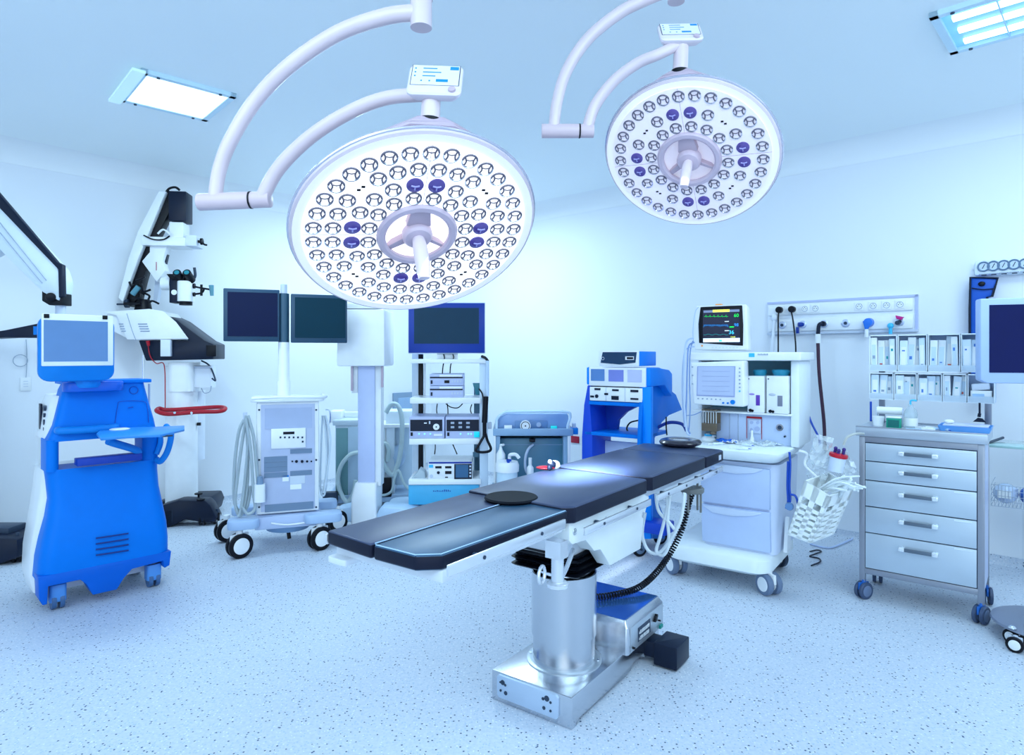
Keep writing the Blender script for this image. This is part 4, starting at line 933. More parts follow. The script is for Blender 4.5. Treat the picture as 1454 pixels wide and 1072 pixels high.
x0, x1, z0, z1 = E.rect(580, 430, 688, 501, .08)
mo = MB().box(x0, x1, .08, .14, z0, z1).build('monitor', BLM, t, bev=.005); MB().box(x0 - .004, x1 + .006, .09, .13, z0 - .006, z1 + .006).build('monitor_rim', LG, t, bev=.004)
rc((588, 437, 680, 488), .076, .081, 'screen', mat('screen_slate', (.012, .045, .085), .35, spec=.12), 0, mo)
rc((620, 500, 650, 512), .14, .2, 'monitor_mount', W)
for pts in ([(630, 503, .1), (631, 510, .12), (629, 520, .15), (628, 531, .15)], [(643, 503, .1), (644, 508, .12), (640, 518, .15), (639, 530, .15)], [(621, 573, .3), (620, 582, .3), (621, 592, .3)], [(635, 573, .3), (636, 582, .3), (636, 592, .3)], [(670, 574, .3), (668, 582, .3), (671, 591, .3)],
            [(618, 630, .3), (618, 638, .3), (617, 645, .3)], [(643, 631, .3), (646, 638, .3), (649, 645, .3)], [(633, 573, .28), (640, 578, .28), (650, 579, .28), (657, 573, .28)]):
    MB().tube([E.p(*q) for q in pts], .005, seg=6).build('power_cable', BK, t)
hk = MB(); hk.tube([E.p(684, 506, .0), E.p(689, 508, -.02), E.p(693, 513, -.02)], .012, seg=8); hk.build('handle_end', BK, t)
MB().cyl(E.p(692, 512, -.02), E.p(692, 562, -.02), .014).build('clear_rod', mat('clear_rod', (.55, .68, .85), .2), t)
cab = MB(); cab.cyl(E.p(690, 563, -.04), E.p(688, 600, -.04), .022); cab.cyl(E.p(688, 600, -.04), E.p(688, 620, -.04), .016)
cab.tube([E.p(688, 618, -.05), E.p(681, 630, -.06), E.p(676, 640, -.06), E.p(688, 642, -.06), E.p(697, 638, -.06), E.p(692, 625, -.05), E.p(689, 615, -.05)], .011, seg=8); cab.build('camera_cable', BK, t)
MB().tube([E.p(680, 552, .0), E.p(685, 560, -.02), E.p(686, 575, -.03), E.p(685, 600, -.03)], .006, seg=6).build('power_cable', BK, t)
MB().prism([E.y(671, 544, .05), E.y(691, 544, .05), E.y(689, 561, .05), E.y(676, 561, .05)], 'y', .055, .11).build('teal_holder', mat('teal_cup', (.01, .16, .22), .35), t, bev=.004)
MB().cyl(E.p(678, 648, .1), E.p(678, 642, .1), .04).build('teal_cup', TEAL, t)
for x_, y_ in ((-.25, .03), (.25, .03), (-.25, .38), (.25, .38)): caster(t, x_, y_, .045, .025, 0, ztop=E.y(630, 716)[1] + .02, mf=LG, mt=DG, mh=LG)

def unit(fr, r4, y0, y1, name, m, label, group=None, bev=.006, cat='medical device'):
    x0, x1, z0, z1 = fr.rect(*r4, y0); c = fr.world(((x0 + x1) / 2, (y0 + y1) / 2, z0)); f2 = Fr(c.x, c.y, math.degrees(fr.a), c.z)
    tt = f2.thing(name, label, cat, group); hw, hd, h = (x1 - x0) / 2, (y1 - y0) / 2, z1 - z0
    b_ = MB().box(-hw, hw, -hd, hd, .0, h).build('housing', m, tt, bev=bev)
    def pp(r5, nm, mm, d=.004, bev=0, dep=None):
        a = f2.rect(*r5, -hd - d); return MB().box(a[0], a[1], -hd - d, -hd + .002, a[2], a[3]).build(nm, mm, tt, bev=bev)
    def ring(px, py, r, nm, mm, d=.006, dd=0): p = f2.p(px, py, -hd); return MB().cyl((p.x, -hd - d, p.z), (p.x, -hd + .002, p.z), r, seg=24).build(nm, mm, tt)
    return tt, pp, ring, f2
um = mat('unit_grey', (.50, .56, .80), .4)
sA = E.y(630, 565, -.02)[1]
for r4, lab in (((610, 531, 658, 547.5), 'small grey unit lying on top of another on the upper trolley shelf'), ((610, 548, 658, 565), 'small grey unit directly on the upper trolley shelf, another on top')):
    tt, pp, ring, _ = unit(E, r4, .04, .34, 'video_processor', um, lab, 'small units stacked on the trolley')
    y0 = r4[1]; pp((610.5, y0 + 4, 657, y0 + 6), 'dark_strip', NV); pp((611.5, y0 + 9, 614, y0 + 14), 'switch', NV)
    pp((624, y0 + 1, 656, y0 + 4), 'pale_strip', W)
    if y0 < 540: pp((631, y0 + 9, 638, y0 + 13), 'display', BK)
    for k in range(4): pp((641 + k * 4, y0 + 9, 643 + k * 4, y0 + 12), 'button', LG)
tt, pp, ring, _ = unit(E, (581, 592, 631, 622.5), -.01, .32, 'insufflator', um, 'grey wide unit with white round dial, left on the middle trolley shelf')
pp((582.5, 596, 628, 612), 'dark_panel', NV); ring(619.5, 606, .026, 'dial', W2, .008); ring(619.5, 606, .006, 'dial_centre', NV, .010); pp((583, 614, 586, 619), 'switch', BK)
for px in (595, 603, 611): ring(px, 616, .007, 'lit_button', mat('lit_cyan', (.3, .8, .95), .3, emis=.5))
pp((602, 600, 606, 601.5), 'indicator', W, .006); pp((609, 598, 611, 602), 'indicator', LG, .006); pp((616, 616, 628, 619), 'caption_strip', W)
tt, pp, ring, _ = unit(E, (632.5, 592, 681, 622.5), -.01, .32, 'light_source', um, 'grey wide unit with cyan socket, right on the middle trolley shelf')
pp((634, 596, 680, 612), 'dark_panel', NV); pp((635, 614, 638, 619), 'switch', BK); pp((673, 613, 681, 621), 'cyan_socket', mat('cyan_socket', (0, .65, .75), .3, emis=.2), .010, .002)
for k in range(3):
    for j in range(2): pp((640 + k * 11, 599 + j * 6, 645 + k * 11, 602 + j * 6), 'indicator', MG, .006)
for px in (654, 665, 669): ring(px, 616, .007, 'lit_button', mat('lit_cyan', (1, 1, 1)))
tt, pp, ring, _ = unit(E, (608, 656, 671, 681), -.012, .34, 'pump_unit', W2, 'white boxy unit with a blue screen on the lowest trolley shelf')
pp((609, 656, 670, 658), 'blue_strip', BLM); pp((645, 659, 670, 680), 'dark_panel', NV); pp((647, 660, 665, 678), 'screen', mat('screen_steel_blue', (.03, .12, .26), .2), .006)
pp((618, 662, 627, 665), 'slot', BK); pp((632, 662, 641, 665), 'slot', BK); pp((632, 669, 641, 673), 'slot', BK); pp((632, 677, 636, 678.5), 'slot', BK); pp((609, 660, 615, 664), 'cyan_badge', CY)
ring(622.5, 671, .012, 'socket', NV); ring(612.5, 676, .014, 'knob', LG)
for k in range(4): pp((666.5, 661 + k * 4.6, 669, 663.5 + k * 4.6), 'button', LG, .006)
a = E.rect(583, 664, 606, 681, .02); 
ob = MB(); ob.prism([(a[0], a[2]), (a[1] - .01, a[2]), (a[1] - .02, a[2] + .06), (a[1] - .06, a[3] - .01), (a[0] + .05, a[2] + .055)], 'y', .03, .15)
E.solo(ob, 'foot_pedal', mat('pedal_grey', (.42, .52, .60), .4), 'grey wedge-shaped pedal on the lowest trolley shelf left of the white unit', 'foot pedal', bev=.006)

# ================================================================== GREY CART WITH PRESSURE GAUGE
Gc = Fr(*gnd(758, 745).xy, 0)
t = Gc.thing('infusion_cart', 'low blue-grey cabinet cart with a round gauge, right of the white shelf trolley', 'medical cart')
rc = kit(Gc, t)
cm = mat('cart_slate', (.20, .36, .56), .4)
rc((700, 609, 814, 619), -.03, .45, 'worktop', mat('worktop_slate', (.26, .42, .62), .35), .006)
x0, x1, z0, z1 = Gc.rect(702, 619, 811, 740, .0)
cbm = mat('cabinet_slate', (.26, .44, .64), .4)
MB().box(x0, x1, .40, .43, z0, z1).build('back_panel', TEAL, t); MB().box(x0, x1, .0, .43, z0, z0 + .05).build('bottom', cm, t)
rc((702, 619, 710, 740), .0, .43, 'side_panel', cbm, .002); rc((800, 619, 807, 740), .0, .43, 'side_panel', cbm, .002)
rc((701, 609, 704, 740), -.02, .0, 'corner_post', W2, .003); rc((806, 609, 810, 740), -.02, .0, 'corner_post', W2, .003)
rc((710, 622, 800, 740), .10, .12, 'recessed_door', mat('door_teal', (.08, .24, .36), .35), .01)
rc((752, 624, 760, 628), -.0, .10, 'door_latch', BK, .002); rc((710, 631, 799, 632), .095, .10, 'door_line', cm, 0)
x0, z0 = Gc.y(707, 609, .0); x1, z1 = Gc.y(808, 588, .0)
MB().prism([(x0, z0), (x0, z0 + .08), (x0 + .03, z1 - .02), (x0 + .07, z1), (x1 - .01, z1), (x1, z1 - .02), (x1, z0)], 'y', .04, .40).build('console', mat('console_blue', (.24, .40, .70), .3, coat=.4), t, bev=.008)
hr = MB(); hr.tube([(x0 - .01, .0, z0), (x0 - .008, .0, z0 + .08), (x0 + .05, .0, z1 + .01), (x0 + .15, .0, z1 + .02), (x1 - .05, .0, z1 + .02), (x1 + .01, .0, z1 - .01), (x1 - .01, .0, z0 + .03), (x1 - .01, .0, z0)], .011, seg=8, n=5)
hr.build('top_rail', mat('rail_clear', (.62, .80, .95), .2), t)
rc((731, 598, 777, 609), .02, .04, 'gauge_panel', mat('gauge_panel', (.12, .24, .46), .35), .003)
p = Gc.p(746, 604.5, -.0); g_ = MB(); g_.cyl(p - Vector((0, .012, 0)), p + Vector((0, .03, 0)), .044, seg=32); go = g_.build('gauge', W2, t); g2 = MB(); g2.torus(p - Vector((0, .012, 0)), (0, 1, 0), .034, .003, 32, 6); g2.cyl(p - Vector((0, .016, 0)), p - Vector((0, .012, 0)), .006); g2.build('gauge_scale', NV, go)
MB().cyl(Gc.p(765, 603, -.0), Gc.p(765, 603, .04), .02).build('knob', mat('gauge_knob', (.3, .42, .62), .3), t)
rc((716, 604, 727, 609), -.005, .02, 'label', W2, .001); rc((782, 605, 791, 610), -.005, .02, 'green_button', mat('teal_lamp', (0, .62, .62), .3, emis=.3), .003)
rc((811, 608, 821, 617), -.01, .10, 'blue_clamp', BLS, .004); rc((813, 601, 818, 609), .02, .08, 'clamp_post', LG, .003); rc((693, 600, 698, 609), .02, .08, 'clamp_post', LG, .003)
for x_, y_ in ((-.27, .04), (.27, .04), (-.27, .40), (.27, .40)): caster(t, x_, y_, .04, .025, 0, ztop=.1, mf=LG, mt=DG, mh=LG)
MB().rbox(-.34, .34, -.03, .45, .085, .12, .04).build('base_plate', cm, t)
x_, z_ = FR.y(817, 624, 0)   # red sign on the right wall
sg_ = MB(); sg_.box(x_ - .05, x_ + .05, -.012, 0, z_ - .035, z_ + .035); FR.solo(sg_, 'wall_button', mat('sign_red', (.38, .01, .04), .4), 'small dark red rectangular wall plate beside the blue cart', 'wall plate', bev=.003)
# things on the swing-out shelf in front of it
q0 = Gc.p(742, 700, -.20); sh = rc((697, 697, 800, 700), -.32, .0, 'pull_out_shelf', cm, .003)
zs = Gc.y(742, 697, -.2)[1]
def jar_at(px, y): return Gc.y(px, 690, y)[0]
jx = jar_at(720, -.21); Jf = Fr(*Gc.world((jx, -.21, 0)).xy, 0, Gc.y(742, 697, -.32)[1] + .002)
jt = Jf.thing('humidifier_jar', 'white lidded jar with a blue tap and curved spout on the grey cart', 'jar')
z = lambda py: Jf.y(720, py, 0)[1]
MB().lathe([(.075, 0), (.085, .01), (.085, z(669))], seg=32).build('jar_body', mat('jar_glass', (.62, .78, .90), .1, coat=.5), jt)
MB().lathe([(.094, z(669)), (.096, z(660)), (.085, z(655)), (.03, z(653))], seg=32).build('jar_lid', W2, jt)
MB().tube([(.02, 0, z(655)), (.02, 0, z(648)), (.03, -.02, z(645)), (.07, -.02, z(645)), (.095, -.02, z(650))], .014, seg=10).build('spout', W2, jt)
tp = MB(); tp.cyl((.01, -.07, z(658)), (.01, -.07, z(650)), .012); tp.box(-.005, .035, -.08, -.06, z(653), z(650)); tp.build('tap', BLC, jt)
bx = jar_at(711, -.06); Bf = Fr(*Gc.world((bx, -.06, 0)).xy, 0, Gc.y(742, 697, -.32)[1] + .002)
bt = Bf.thing('pump_bottle', 'white pump bottle standing left of the lidded jar on the grey cart', 'bottle')
zb_ = lambda py: Bf.y(710, py, 0)[1]
MB().lathe([(.034, 0), (.038, .01), (.038, zb_(645)), (.015, zb_(638)), (.012, zb_(635))], seg=28).build('bottle_body', W2, bt)
MB().tube([(0, 0, zb_(640)), (0, 0, zb_(633)), (.0, -.0, zb_(632)), (.025, -.02, zb_(631))], .010, seg=8).build('pump', W, bt)
sb = jar_at(753, -.15); Sf = Fr(*Gc.world((sb, -.12, 0)).xy, 0, Gc.y(742, 697, -.32)[1] + .002)
st_ = Sf.thing('dropper_bottle', 'small white bottle right of the lidded jar on the grey cart', 'bottle')
zc_ = lambda py: Sf.y(753, py, 0)[1]
MB().lathe([(.026, 0), (.028, .01), (.028, zc_(664)), (.012, zc_(660))], seg=24).build('bottle_body', W2, st_); MB().cyl((0, 0, zc_(661)), (0, 0, zc_(650)), .014).build('cap', W, st_)
MB().tube([Gc.p(757, 631, .05), Gc.p(750, 638, .02), Gc.p(746, 650, .0), Gc.p(746, 664, -.02), Gc.p(749, 672, -.03)], .012, seg=10).build('curved_hose', mat('hose_lilac', (.50, .60, .76), .4), t)
# red pouch, on the far edge of the table
yy, zz = .30, PZ
pc = T.p(773, 668, .30)
pf = Fr(*T.world((-.20, .12, 0)).xy, -35.9, PZ)
x_c, y_c = T.z(774, 661, PZ + .02); pf = Fr(*T.world((max(-.225, x_c), y_c, 0)).xy, -10, PZ + .001)
pt = pf.thing('red_pouch', 'small red and dark pouch with a clear bag on the far table edge', 'pouch')
pb_ = MB(); pb_.ball((-.01, 0, .010), .04, 1.15, .75, .24); pb_.build('red_bag', mat('crimson', (.16, .0, .01), .45), pt)
kb_ = MB(); kb_.ball((.02, .0, .026), .02, 1.1, .9, .9); kb_.ball((.012, -.02, .014), .013); kb_.build('dark_cap', NV, pt)
MB().ball((.032, .018, .022), .024, 1.1, .9, .9).build('clear_bag', PLAS, pt); MB().ball((.012, -.008, .040), .010).build('white_cap', W, pt)

# ================================================================== BLUE ELECTROSURGICAL CART
g0 = gnd(905, 800); Bc = Fr(.93, 4.42, -36)
t = Bc.thing('electrosurgery_cart', 'bright blue open-frame cart carrying electrosurgery units behind the operating table', 'medical cart')
rc = kit(Bc, t)
def by(px, py, y=0): return Bc.y(px, py, y)
xl = by(829, 600)[0]; xr = by(914, 600)[0]
def bx_(px, py, xx): return Bc.x(px, py, xx)
# front posts
lp = [by(834, 547), by(838, 547), by(837, 570), by(841, 622), by(841, 700), by(842, 765), by(826, 765), by(826, 620), by(829, 575)]
MB().prism(lp, 'y', .0, .30).build('side_frame', mat('side_deep_blue', (.0, .06, .60), .4), t, bev=.006)
# right side panel seen from outside, with the curved cut-out
rp = [Bc.x(px, py, xr + .0) for px, py in ((914, 549), (925, 548), (945, 548), (960, 560), (969, 582), (950, 590), (940, 600), (934, 615), (930, 622), (930, 700), (944, 735), (944, 765), (912, 765), (910, 622))]
MB().prism(rp, 'x', xr - .03, xr).build('side_frame', BL, t, bev=.006)
fp_ = [by(913, 549), by(925, 549), by(925, 765), by(909, 765), by(908, 625), by(911, 575)]
MB().prism(fp_, 'y', -.01, .03).build('front_post', mat('post_azure', (.0, .27, .95), .38, spec=.25), t, bev=.004)
rc((836, 569, 910, 578), .0, .30, 'upper_shelf', BL, .003)
zt_, = [by(870, 575)[1]]
MB().prism([by(838, 578, .02), by(886, 580, .02), by(870, 588, .02), by(858, 600, .02), by(855, 622, .02), by(838, 618, .02)], 'y', .24, .28).build('rear_web', BLD, t)
rc((830, 612, 914, 624), .0, .0 + .42, 'middle_shelf', BL, .004)
rc((842, 624, 908, 690), .20, .23, 'drawer_front', mat('drawer_pale', (.60, .72, .90), .35), .004)
MB().box(xl + .02, xr - .02, .02, .42, .14, .20).build('base', BLD, t, bev=.01)
MB().tube([Bc.p(893, 615, .2), Bc.p(890, 608, .2), Bc.p(895, 600, .2), Bc.p(906, 597, .2)], .006, seg=6).build('cable', BK, t)
MB().tube([Bc.p(946, 592, .2), Bc.p(946, 606, .2), Bc.p(947, 618, .2)], .005, seg=6).build('cable', BK, t)
MB().tube([Bc.p(934, 607, .25), Bc.p(950, 600, .28), Bc.p(968, 602, .3), Bc.p(975, 612, .3)], .012, seg=8).build('cable', BLM, t)
for x_, y_ in ((xl + .05, .05), (xr - .03, -.0), (xl + .05, .36), (xr - .03, .36)): caster(t, x_, y_, .055, .026, -35, ztop=.15, mf=DG, mt=BK, mh=mat('hub_slate', (.12, .2, .32), .4), twin=False)
rc((910, 740, 945, 762), -.06, .10, 'blue_box', mat('side_deep_blue', (1, 1, 1)), .01)
# main unit with a curved blue back
tt, pp, ring, f2 = unit(Bc, (836, 521, 917, 550), -.015, .12, 'electrosurgery_unit', W2, 'white fronted electrosurgery unit with three small display windows on the blue cart')
pp((839, 524, 858, 541), 'display', mat('disp_blue', (.10, .24, .55), .25)); pp((864, 525, 885, 542), 'display', mat('disp_lilac', (.20, .25, .68), .25)); pp((891, 525, 911, 543), 'display', mat('disp_pale', (.55, .60, .85), .25))
a1 = f2.y(917, 522, -.06); a2 = f2.y(917, 549, -.06)
bk_ = MB(); xr2 = f2.y(917, 535, -.07)[0]
bk_.prism([(-.06, a2[1] - .0), (-.06, a1[1]), (.10, a1[1] + .0), (.16, a1[1] - .01), (.28, a1[1] - .02), (.34, a1[1] - .05), (.34, a2[1] - .09), (.27, a2[1] - .05), (.20, a2[1])], 'x', f2.y(838, 530, 0)[0], xr2 + .03); bk_.build('rear_cover', mat('cover_azure', (.0, .24, .90), .38, spec=.25), tt, bev=.012)
tt, pp, ring, f2 = unit(Bc, (837, 549, 912, 572), -.015, .26, 'control_unit', W2, 'white control unit with black sockets under the three display windows on the blue cart')
for r5 in ((844, 551, 852, 554), (869, 552.5, 878, 555.5), (895, 553.5, 906, 557), (895, 565, 906, 568), (838, 561.5, 843, 564.5), (858, 558, 863, 561), (868, 562, 878, 568)): pp(r5, 'socket', NV, .006)
ring(847.5, 562.5, .013, 'round_socket', NV); pp((860, 549.5, 860.5, 569), 'panel_line', LG); pp((887, 550, 887.5, 571), 'panel_line', LG)
tt, pp, ring, f2 = unit(Bc, (852, 499, 907, 520), -.02, .28, 'top_unit', mat('cover_azure', (1, 1, 1)), 'sky blue generator with a dark curved front lying on top of the blue cart')
a = f2.rect(852, 499, 907, 520, -.15)
MB().box(a[0] - .004, a[1] + .004, -.162, -.146, a[2] - .0, a[3] + .004).build('front_frame', W2, tt, bev=.006)
MB().prism([f2.y(856, 500, -.165), f2.y(904, 500, -.165), f2.y(902, 515, -.165), f2.y(880, 517.5, -.165), f2.y(853, 515, -.165)], 'y', -.168, -.16).build('front_glass', mat('front_petrol', (.0, .035, .10), .2), tt)
b_ = f2.rect(888, 506, 900, 511, -.17); MB().box(b_[0], b_[1], -.172, -.167, b_[2], b_[3]).build('socket_frame', W2, tt); b_ = f2.rect(890, 507, 899, 510, -.173); MB().box(b_[0], b_[1], -.175, -.171, b_[2], b_[3]).build('socket', BK, tt)
q = f2.p(856, 509, -.17); MB().torus((q.x, -.170, q.z), (0, 1, 0), .010, .002, 20, 6).build('emblem', LG, tt)

# ================================================================== ANAESTHESIA MACHINE
An = Fr(1.075, 4.09, -35.5)
t = An.thing('anaesthesia_machine', 'large white anaesthesia machine with two deep drawers and a grey ventilator screen', 'anaesthesia machine')
rc = kit(An, t)
def ay(px, py, y=0): return An.y(px, py, y)
am = W2; dm = mat('drawer_lilac', (.52, .64, .90), .38); pm_ = mat('panel_lilac', (.52, .64, .88), .38)
# base plinth
xb0 = ay(948, 790, -.06)[0]; xb1 = ay(1092, 810, -.10)[0]
zb0 = ay(1092, 822, -.10)[1]; zb1 = ay(1092, 795, -.10)[1]
sec = lambda z, g: rrect(xb0 + g, xb1 - g, -.12 + g, .62 - g, .10, z, 6)
MB().loft([sec(zb0, .03), sec(zb0 + .02, .0), sec(zb1 - .02, .0), sec(zb1, .02)]).build('base_plinth', mat('plinth_white', (.84, .92, .96), .35), t, sharp=50)
# drawer block
x0 = ay(993, 700, .0)[0]; x1 = ay(1099, 700, .0)[0]; zt = ay(1040, 655, .0)[1]; z0 = zb1 - .004
blk = MB().loft([rrect(x0 + .02, x1 + .01, -.0, .55, .05, z0), rrect(x0, x1 + .03, -.0, .55, .05, zt)]).build('drawer_block', mat('block_lilac', (.64, .72, .90), .38), t, sharp=50)
def drawer(pts, y, nm):
    o = MB().prism([ay(*q, y) for q in pts], 'y', y, y + .03).build(nm, dm, t, bev=.006)
    return o
d1 = drawer([(994, 655), (1093, 667), (1093, 725), (995, 712)], -.022, 'drawer'); d2 = drawer([(995, 715), (1093, 728), (1094, 786), (997, 768)], -.022, 'drawer')
for par, pts in ((d1, [(1010, 661), (1022, 669), (1045, 673), (1070, 672), (1083, 668), (1083, 666), (1060, 663), (1030, 660)]), (d2, [(998, 718), (1012, 728), (1040, 733), (1068, 733), (1082, 730), (1080, 728), (1050, 724), (1015, 719)])):
    MB().prism([ay(*q, -.03) for q in pts], 'y', -.034, -.02).build('handle', mat('drawer_handle', (.64, .74, .93), .3), par, bev=.004)
# worktop
wx0 = ay(975, 640, -.06)[0]; wx1 = ay(1108, 640, -.1)[0] + .01; wz = ay(1050, 640, -.12)[1]
ws_ = lambda z, g: rrect(wx0 + g, wx1 - g, -.12 + g, .58 - g, .07, z, 6)
wtop = MB().loft([ws_(wz - .065, .04), ws_(wz - .05, .02), ws_(wz - .02, .0), ws_(wz - .005, .0), ws_(wz, .008)]).build('worktop', mat('plinth_white', (1, 1, 1)), t, sharp=50)
# uprights, upper shelf
ux0 = ay(982, 560, .22)[0]; ux1 = ay(1136, 560, .22)[0]
zs0 = ay(1065, 512, .15)[1]; zs1 = ay(1065, 501, .15)[1]
MB().box(ux0, ux1 + .02, .14, .56, zs0, zs1 + .004).build('top_shelf', am, t, bev=.008, seg=3)
MB().box(ux1 - .05, ux1, .20, .55, wz, zs0).build('side_wall', mat('side_white', (.80, .88, .94), .35), t, bev=.01)
MB().box(ux0 + .02, ux0 + .05, .28, .55, wz, zs0).build('side_wall', am, t, bev=.01)
MB().box(ux0 + .03, ux1 - .02, .50, .54, wz, zs0).build('back_panel', TEAL if False else mat('back_teal', (.18, .42, .55), .4), t)
a = An.rect(1001, 583, 1122, 622, .24); MB().box(ux0 + .16, ux1 - .045, .24, .5, wz, ay(1060, 585, .24)[1]).build('lower_panel', pm_, t, bev=.004)
a = ay(1060, 585, .2)[1]; MB().box(ux0 + .02, ux1 - .04, .18, .5, a - .012, a).build('module_shelf', am, t, bev=.003)
for px in (1036, 1048): q = An.p(px, 600, .237); MB().box(q.x - .0015, q.x + .0015, .237, .242, wz + .01, a - .02).build('panel_seam', MG, t)
rs = An.rect(1060, 591, 1082, 624, .236); rd = MB(); rd.box(rs[0], rs[1], .234, .238, rs[3] - .012, rs[3]); rd.box(rs[0], rs[0] + .003, .234, .238, rs[2], rs[3]); rd.box(rs[1] - .003, rs[1], .234, .238, rs[2], rs[3]); rd.build('red_frame', RED, t)
fr_ = rc((1063, 596, 1080, 616), .225, .24, 'flow_control', mat('flow_lilac', (.58, .68, .90), .3), .003)
for px, py, r in ((1067, 600, .010), (1076, 600, .010), (1075, 609, .016), (1067, 610, .010)): q = An.p(px, py, .22); MB().cyl(q, q + Vector((0, .012, 0)), r).build('knob', mat('knob_lilac', (.40, .48, .72), .3), t)
for px, py, r, m in ((1107, 607, .022, CH), (1107, 607, .013, DG), (1114, 620, .006, DG)): q = An.p(px, py, .225 + (0 if m is CH else -.004)); MB().cyl(q, q + Vector((0, .018, 0)), r).build('gas_port', m, t)
# ventilator screen
vs = [ay(980, 515, .06), ay(1056, 512, .06), ay(1057, 578, .06), ay(984, 574, .06)]
vn = MB().prism(vs, 'y', .06, .17).build('ventilator_panel', W2, t, bev=.012, seg=3)
MB().prism([ay(990, 520, .055), ay(1044, 520, .055), ay(1043, 564, .055), ay(989, 562, .055)], 'y', .055, .062).build('screen_border', mat('border_lilac', (.35, .42, .70), .4), vn)
MB().prism([ay(991.5, 521, .052), ay(1042.5, 521, .052), ay(1041.5, 562, .052), ay(990.5, 560.5, .052)], 'y', .052, .058).build('screen', mat('screen_lilac', (.50, .58, .80), .3), vn)
for k in range(5): q0, q1 = An.p(997, 527 + k * 7, .051), An.p(1036, 527.5 + k * 7, .051); MB().tube([q0, q1], .0010, seg=4, n=1).build('screen_line', mat('line_lilac', (.38, .46, .75), .4), vn)
for k in range(6): q = An.p(991 + k * 6.3, 566 + k * .25, .052); MB().cyl(q, q + Vector((0, .012, 0)), .0045, seg=10).build('button', MG, vn)
for k in range(7): q = An.p(1050, 523 + k * 5.4, .052); MB().cyl(q, q + Vector((0, .012, 0)), .005, seg=10).build('button', MG if k < 6 else CY, vn)
for k in range(3): q = An.p(983, 521 + k * 12, .052); MB().cyl(q, q + Vector((0, .012, 0)), .0045, seg=10).build('button', MG, vn)
for px, py, r in ((1040, 571, .014), (1033, 572.5, .006), (1026.5, 572.2, .006)): q = An.p(px, py, .048); MB().cyl(q, q + Vector((0, .015, 0)), r, seg=20).build('blue_knob', BLS, vn)
b_ = An.rect(1063, 501.5, 1071, 507, .132); MB().box(b_[0], b_[1], .136, .142, b_[2], b_[3]).build('cyan_badge', CY, t)
q = An.p(1083, 503.5, .137); lg_ = MB()
for k in range(7): lg_.box(q.x - .03 + k * .009, q.x - .024 + k * .009, .137, .141, q.z - .004, q.z + (.004 if k % 2 else .006))
lg_.build('brand_lettering', MG, t)
# glass tube flow block
a = An.rect(996, 581, 1018, 613, .12); cf = mat('bronze_frame', (.13, .10, .07), .4)
fb = MB(); fb.box(a[0], a[1], .12, .20, a[3] - .008, a[3]); fb.box(a[0], a[1], .19, .20, a[2], a[3]); fb.box(a[0], a[1], .12, .20, a[2], a[2] + .05); fb.cyl(((a[0] + a[1]) / 2 + .02, .14, a[2] - .02), ((a[0] + a[1]) / 2 + .02, .14, a[2]), .02)
fbo = fb.build('flow_block', cf, t, bev=.002)
for k in range(6): x_ = a[0] + .008 + k * (a[1] - a[0] - .016) / 5; MB().cyl((x_, .13, a[2] + .045), (x_, .13, a[3] - .005), .004, seg=8).build('glass_tube', mat('tube_grey', (.45, .48, .50), .25), fbo)
# casters
cw = mat('wheel_grey', (.14, .2, .32), .4)
for (px, py, y_) in ((960, 800, -.0), (1092, 830, -.03)): caster(t, ay(px, py, y_)[0], y_, .064, .042, 55, ztop=zb0 + .03, mf=W2, mt=cw, mh=W2)
for x_, y_ in ((ay(960, 800)[0] + .05, .52), (xb1 - .10, .50)): caster(t, x_, y_, .064, .042, 60, ztop=zb0 + .03, mf=W2, mt=DG, mh=W2)
# cable bundle at the left side
cbm_ = mat('lead_blue_grey', (.20, .32, .62), .4)
for k, (pts, r) in enumerate((([(985, 480), (975, 485), (972, 510), (971, 545), (972, 580), (975, 612), (980, 618)], .006), ([(986, 486), (978, 492), (976, 520), (975, 560), (974, 600), (980, 616)], .005), ([(986, 492), (973, 498), (969, 530), (969, 570), (972, 606)], .004),
      ([(984, 484), (980, 500), (979, 540), (980, 580), (978, 612)], .004), ([(992, 436), (987, 444), (984, 470), (985, 488)], .003), ([(972, 590), (985, 589), (996, 584)], .003))):
    MB().tube([An.p(px, py, .02 + .012 * k) for px, py in pts], r, seg=6).build('patient_lead', cbm_ if k % 2 else mat('lead_pale', (.50, .62, .85), .4), t)
# dark blue hoses at the right side
for pts, y in (([(1121, 642), (1122, 660), (1121, 690), (1122, 710), (1118, 722)], -.06), ([(1119, 655), (1118, 690), (1119, 712), (1116, 722)], -.06), ([(1122, 702), (1130, 705), (1134, 720)], -.07), ([(1143, 568), (1146, 574), (1146, 592), (1142, 597)], .5), ([(1145, 580), (1152, 600), (1162, 620), (1164, 632)], .52)):
    MB().tube([An.p(px, py, y) for px, py in pts], .0065, seg=8).build('blue_hose', BLC, t)
MB().lathe([(.02, -.015), (.024, 0), (.02, .015)], An.p(1121, 719, -.07), (0, 1, 0), 20).build('hose_coupling', mat('coupling', (.12, .25, .5), .3), t)
# cone guard by the drawers
MB().prism([(.10, zb1), (.22, zb1), (.17, zb1 + .20), (.15, zb1 + .20)], 'x', x1 + .03, x1 + .05).build('side_fin', am, t)
# power cables on the floor behind
q = MB(); q.tube([gnd(px, py, .008) for px, py in ((1150, 783), (1160, 781), (1166, 783), (1156, 787), (1150, 790), (1163, 793), (1164, 798), (1152, 803))], .005, seg=6)
tag(q.build('loose_cable', NV, None), 'thin dark cable curled on the floor beside the rear caster of the white machine', 'cable')

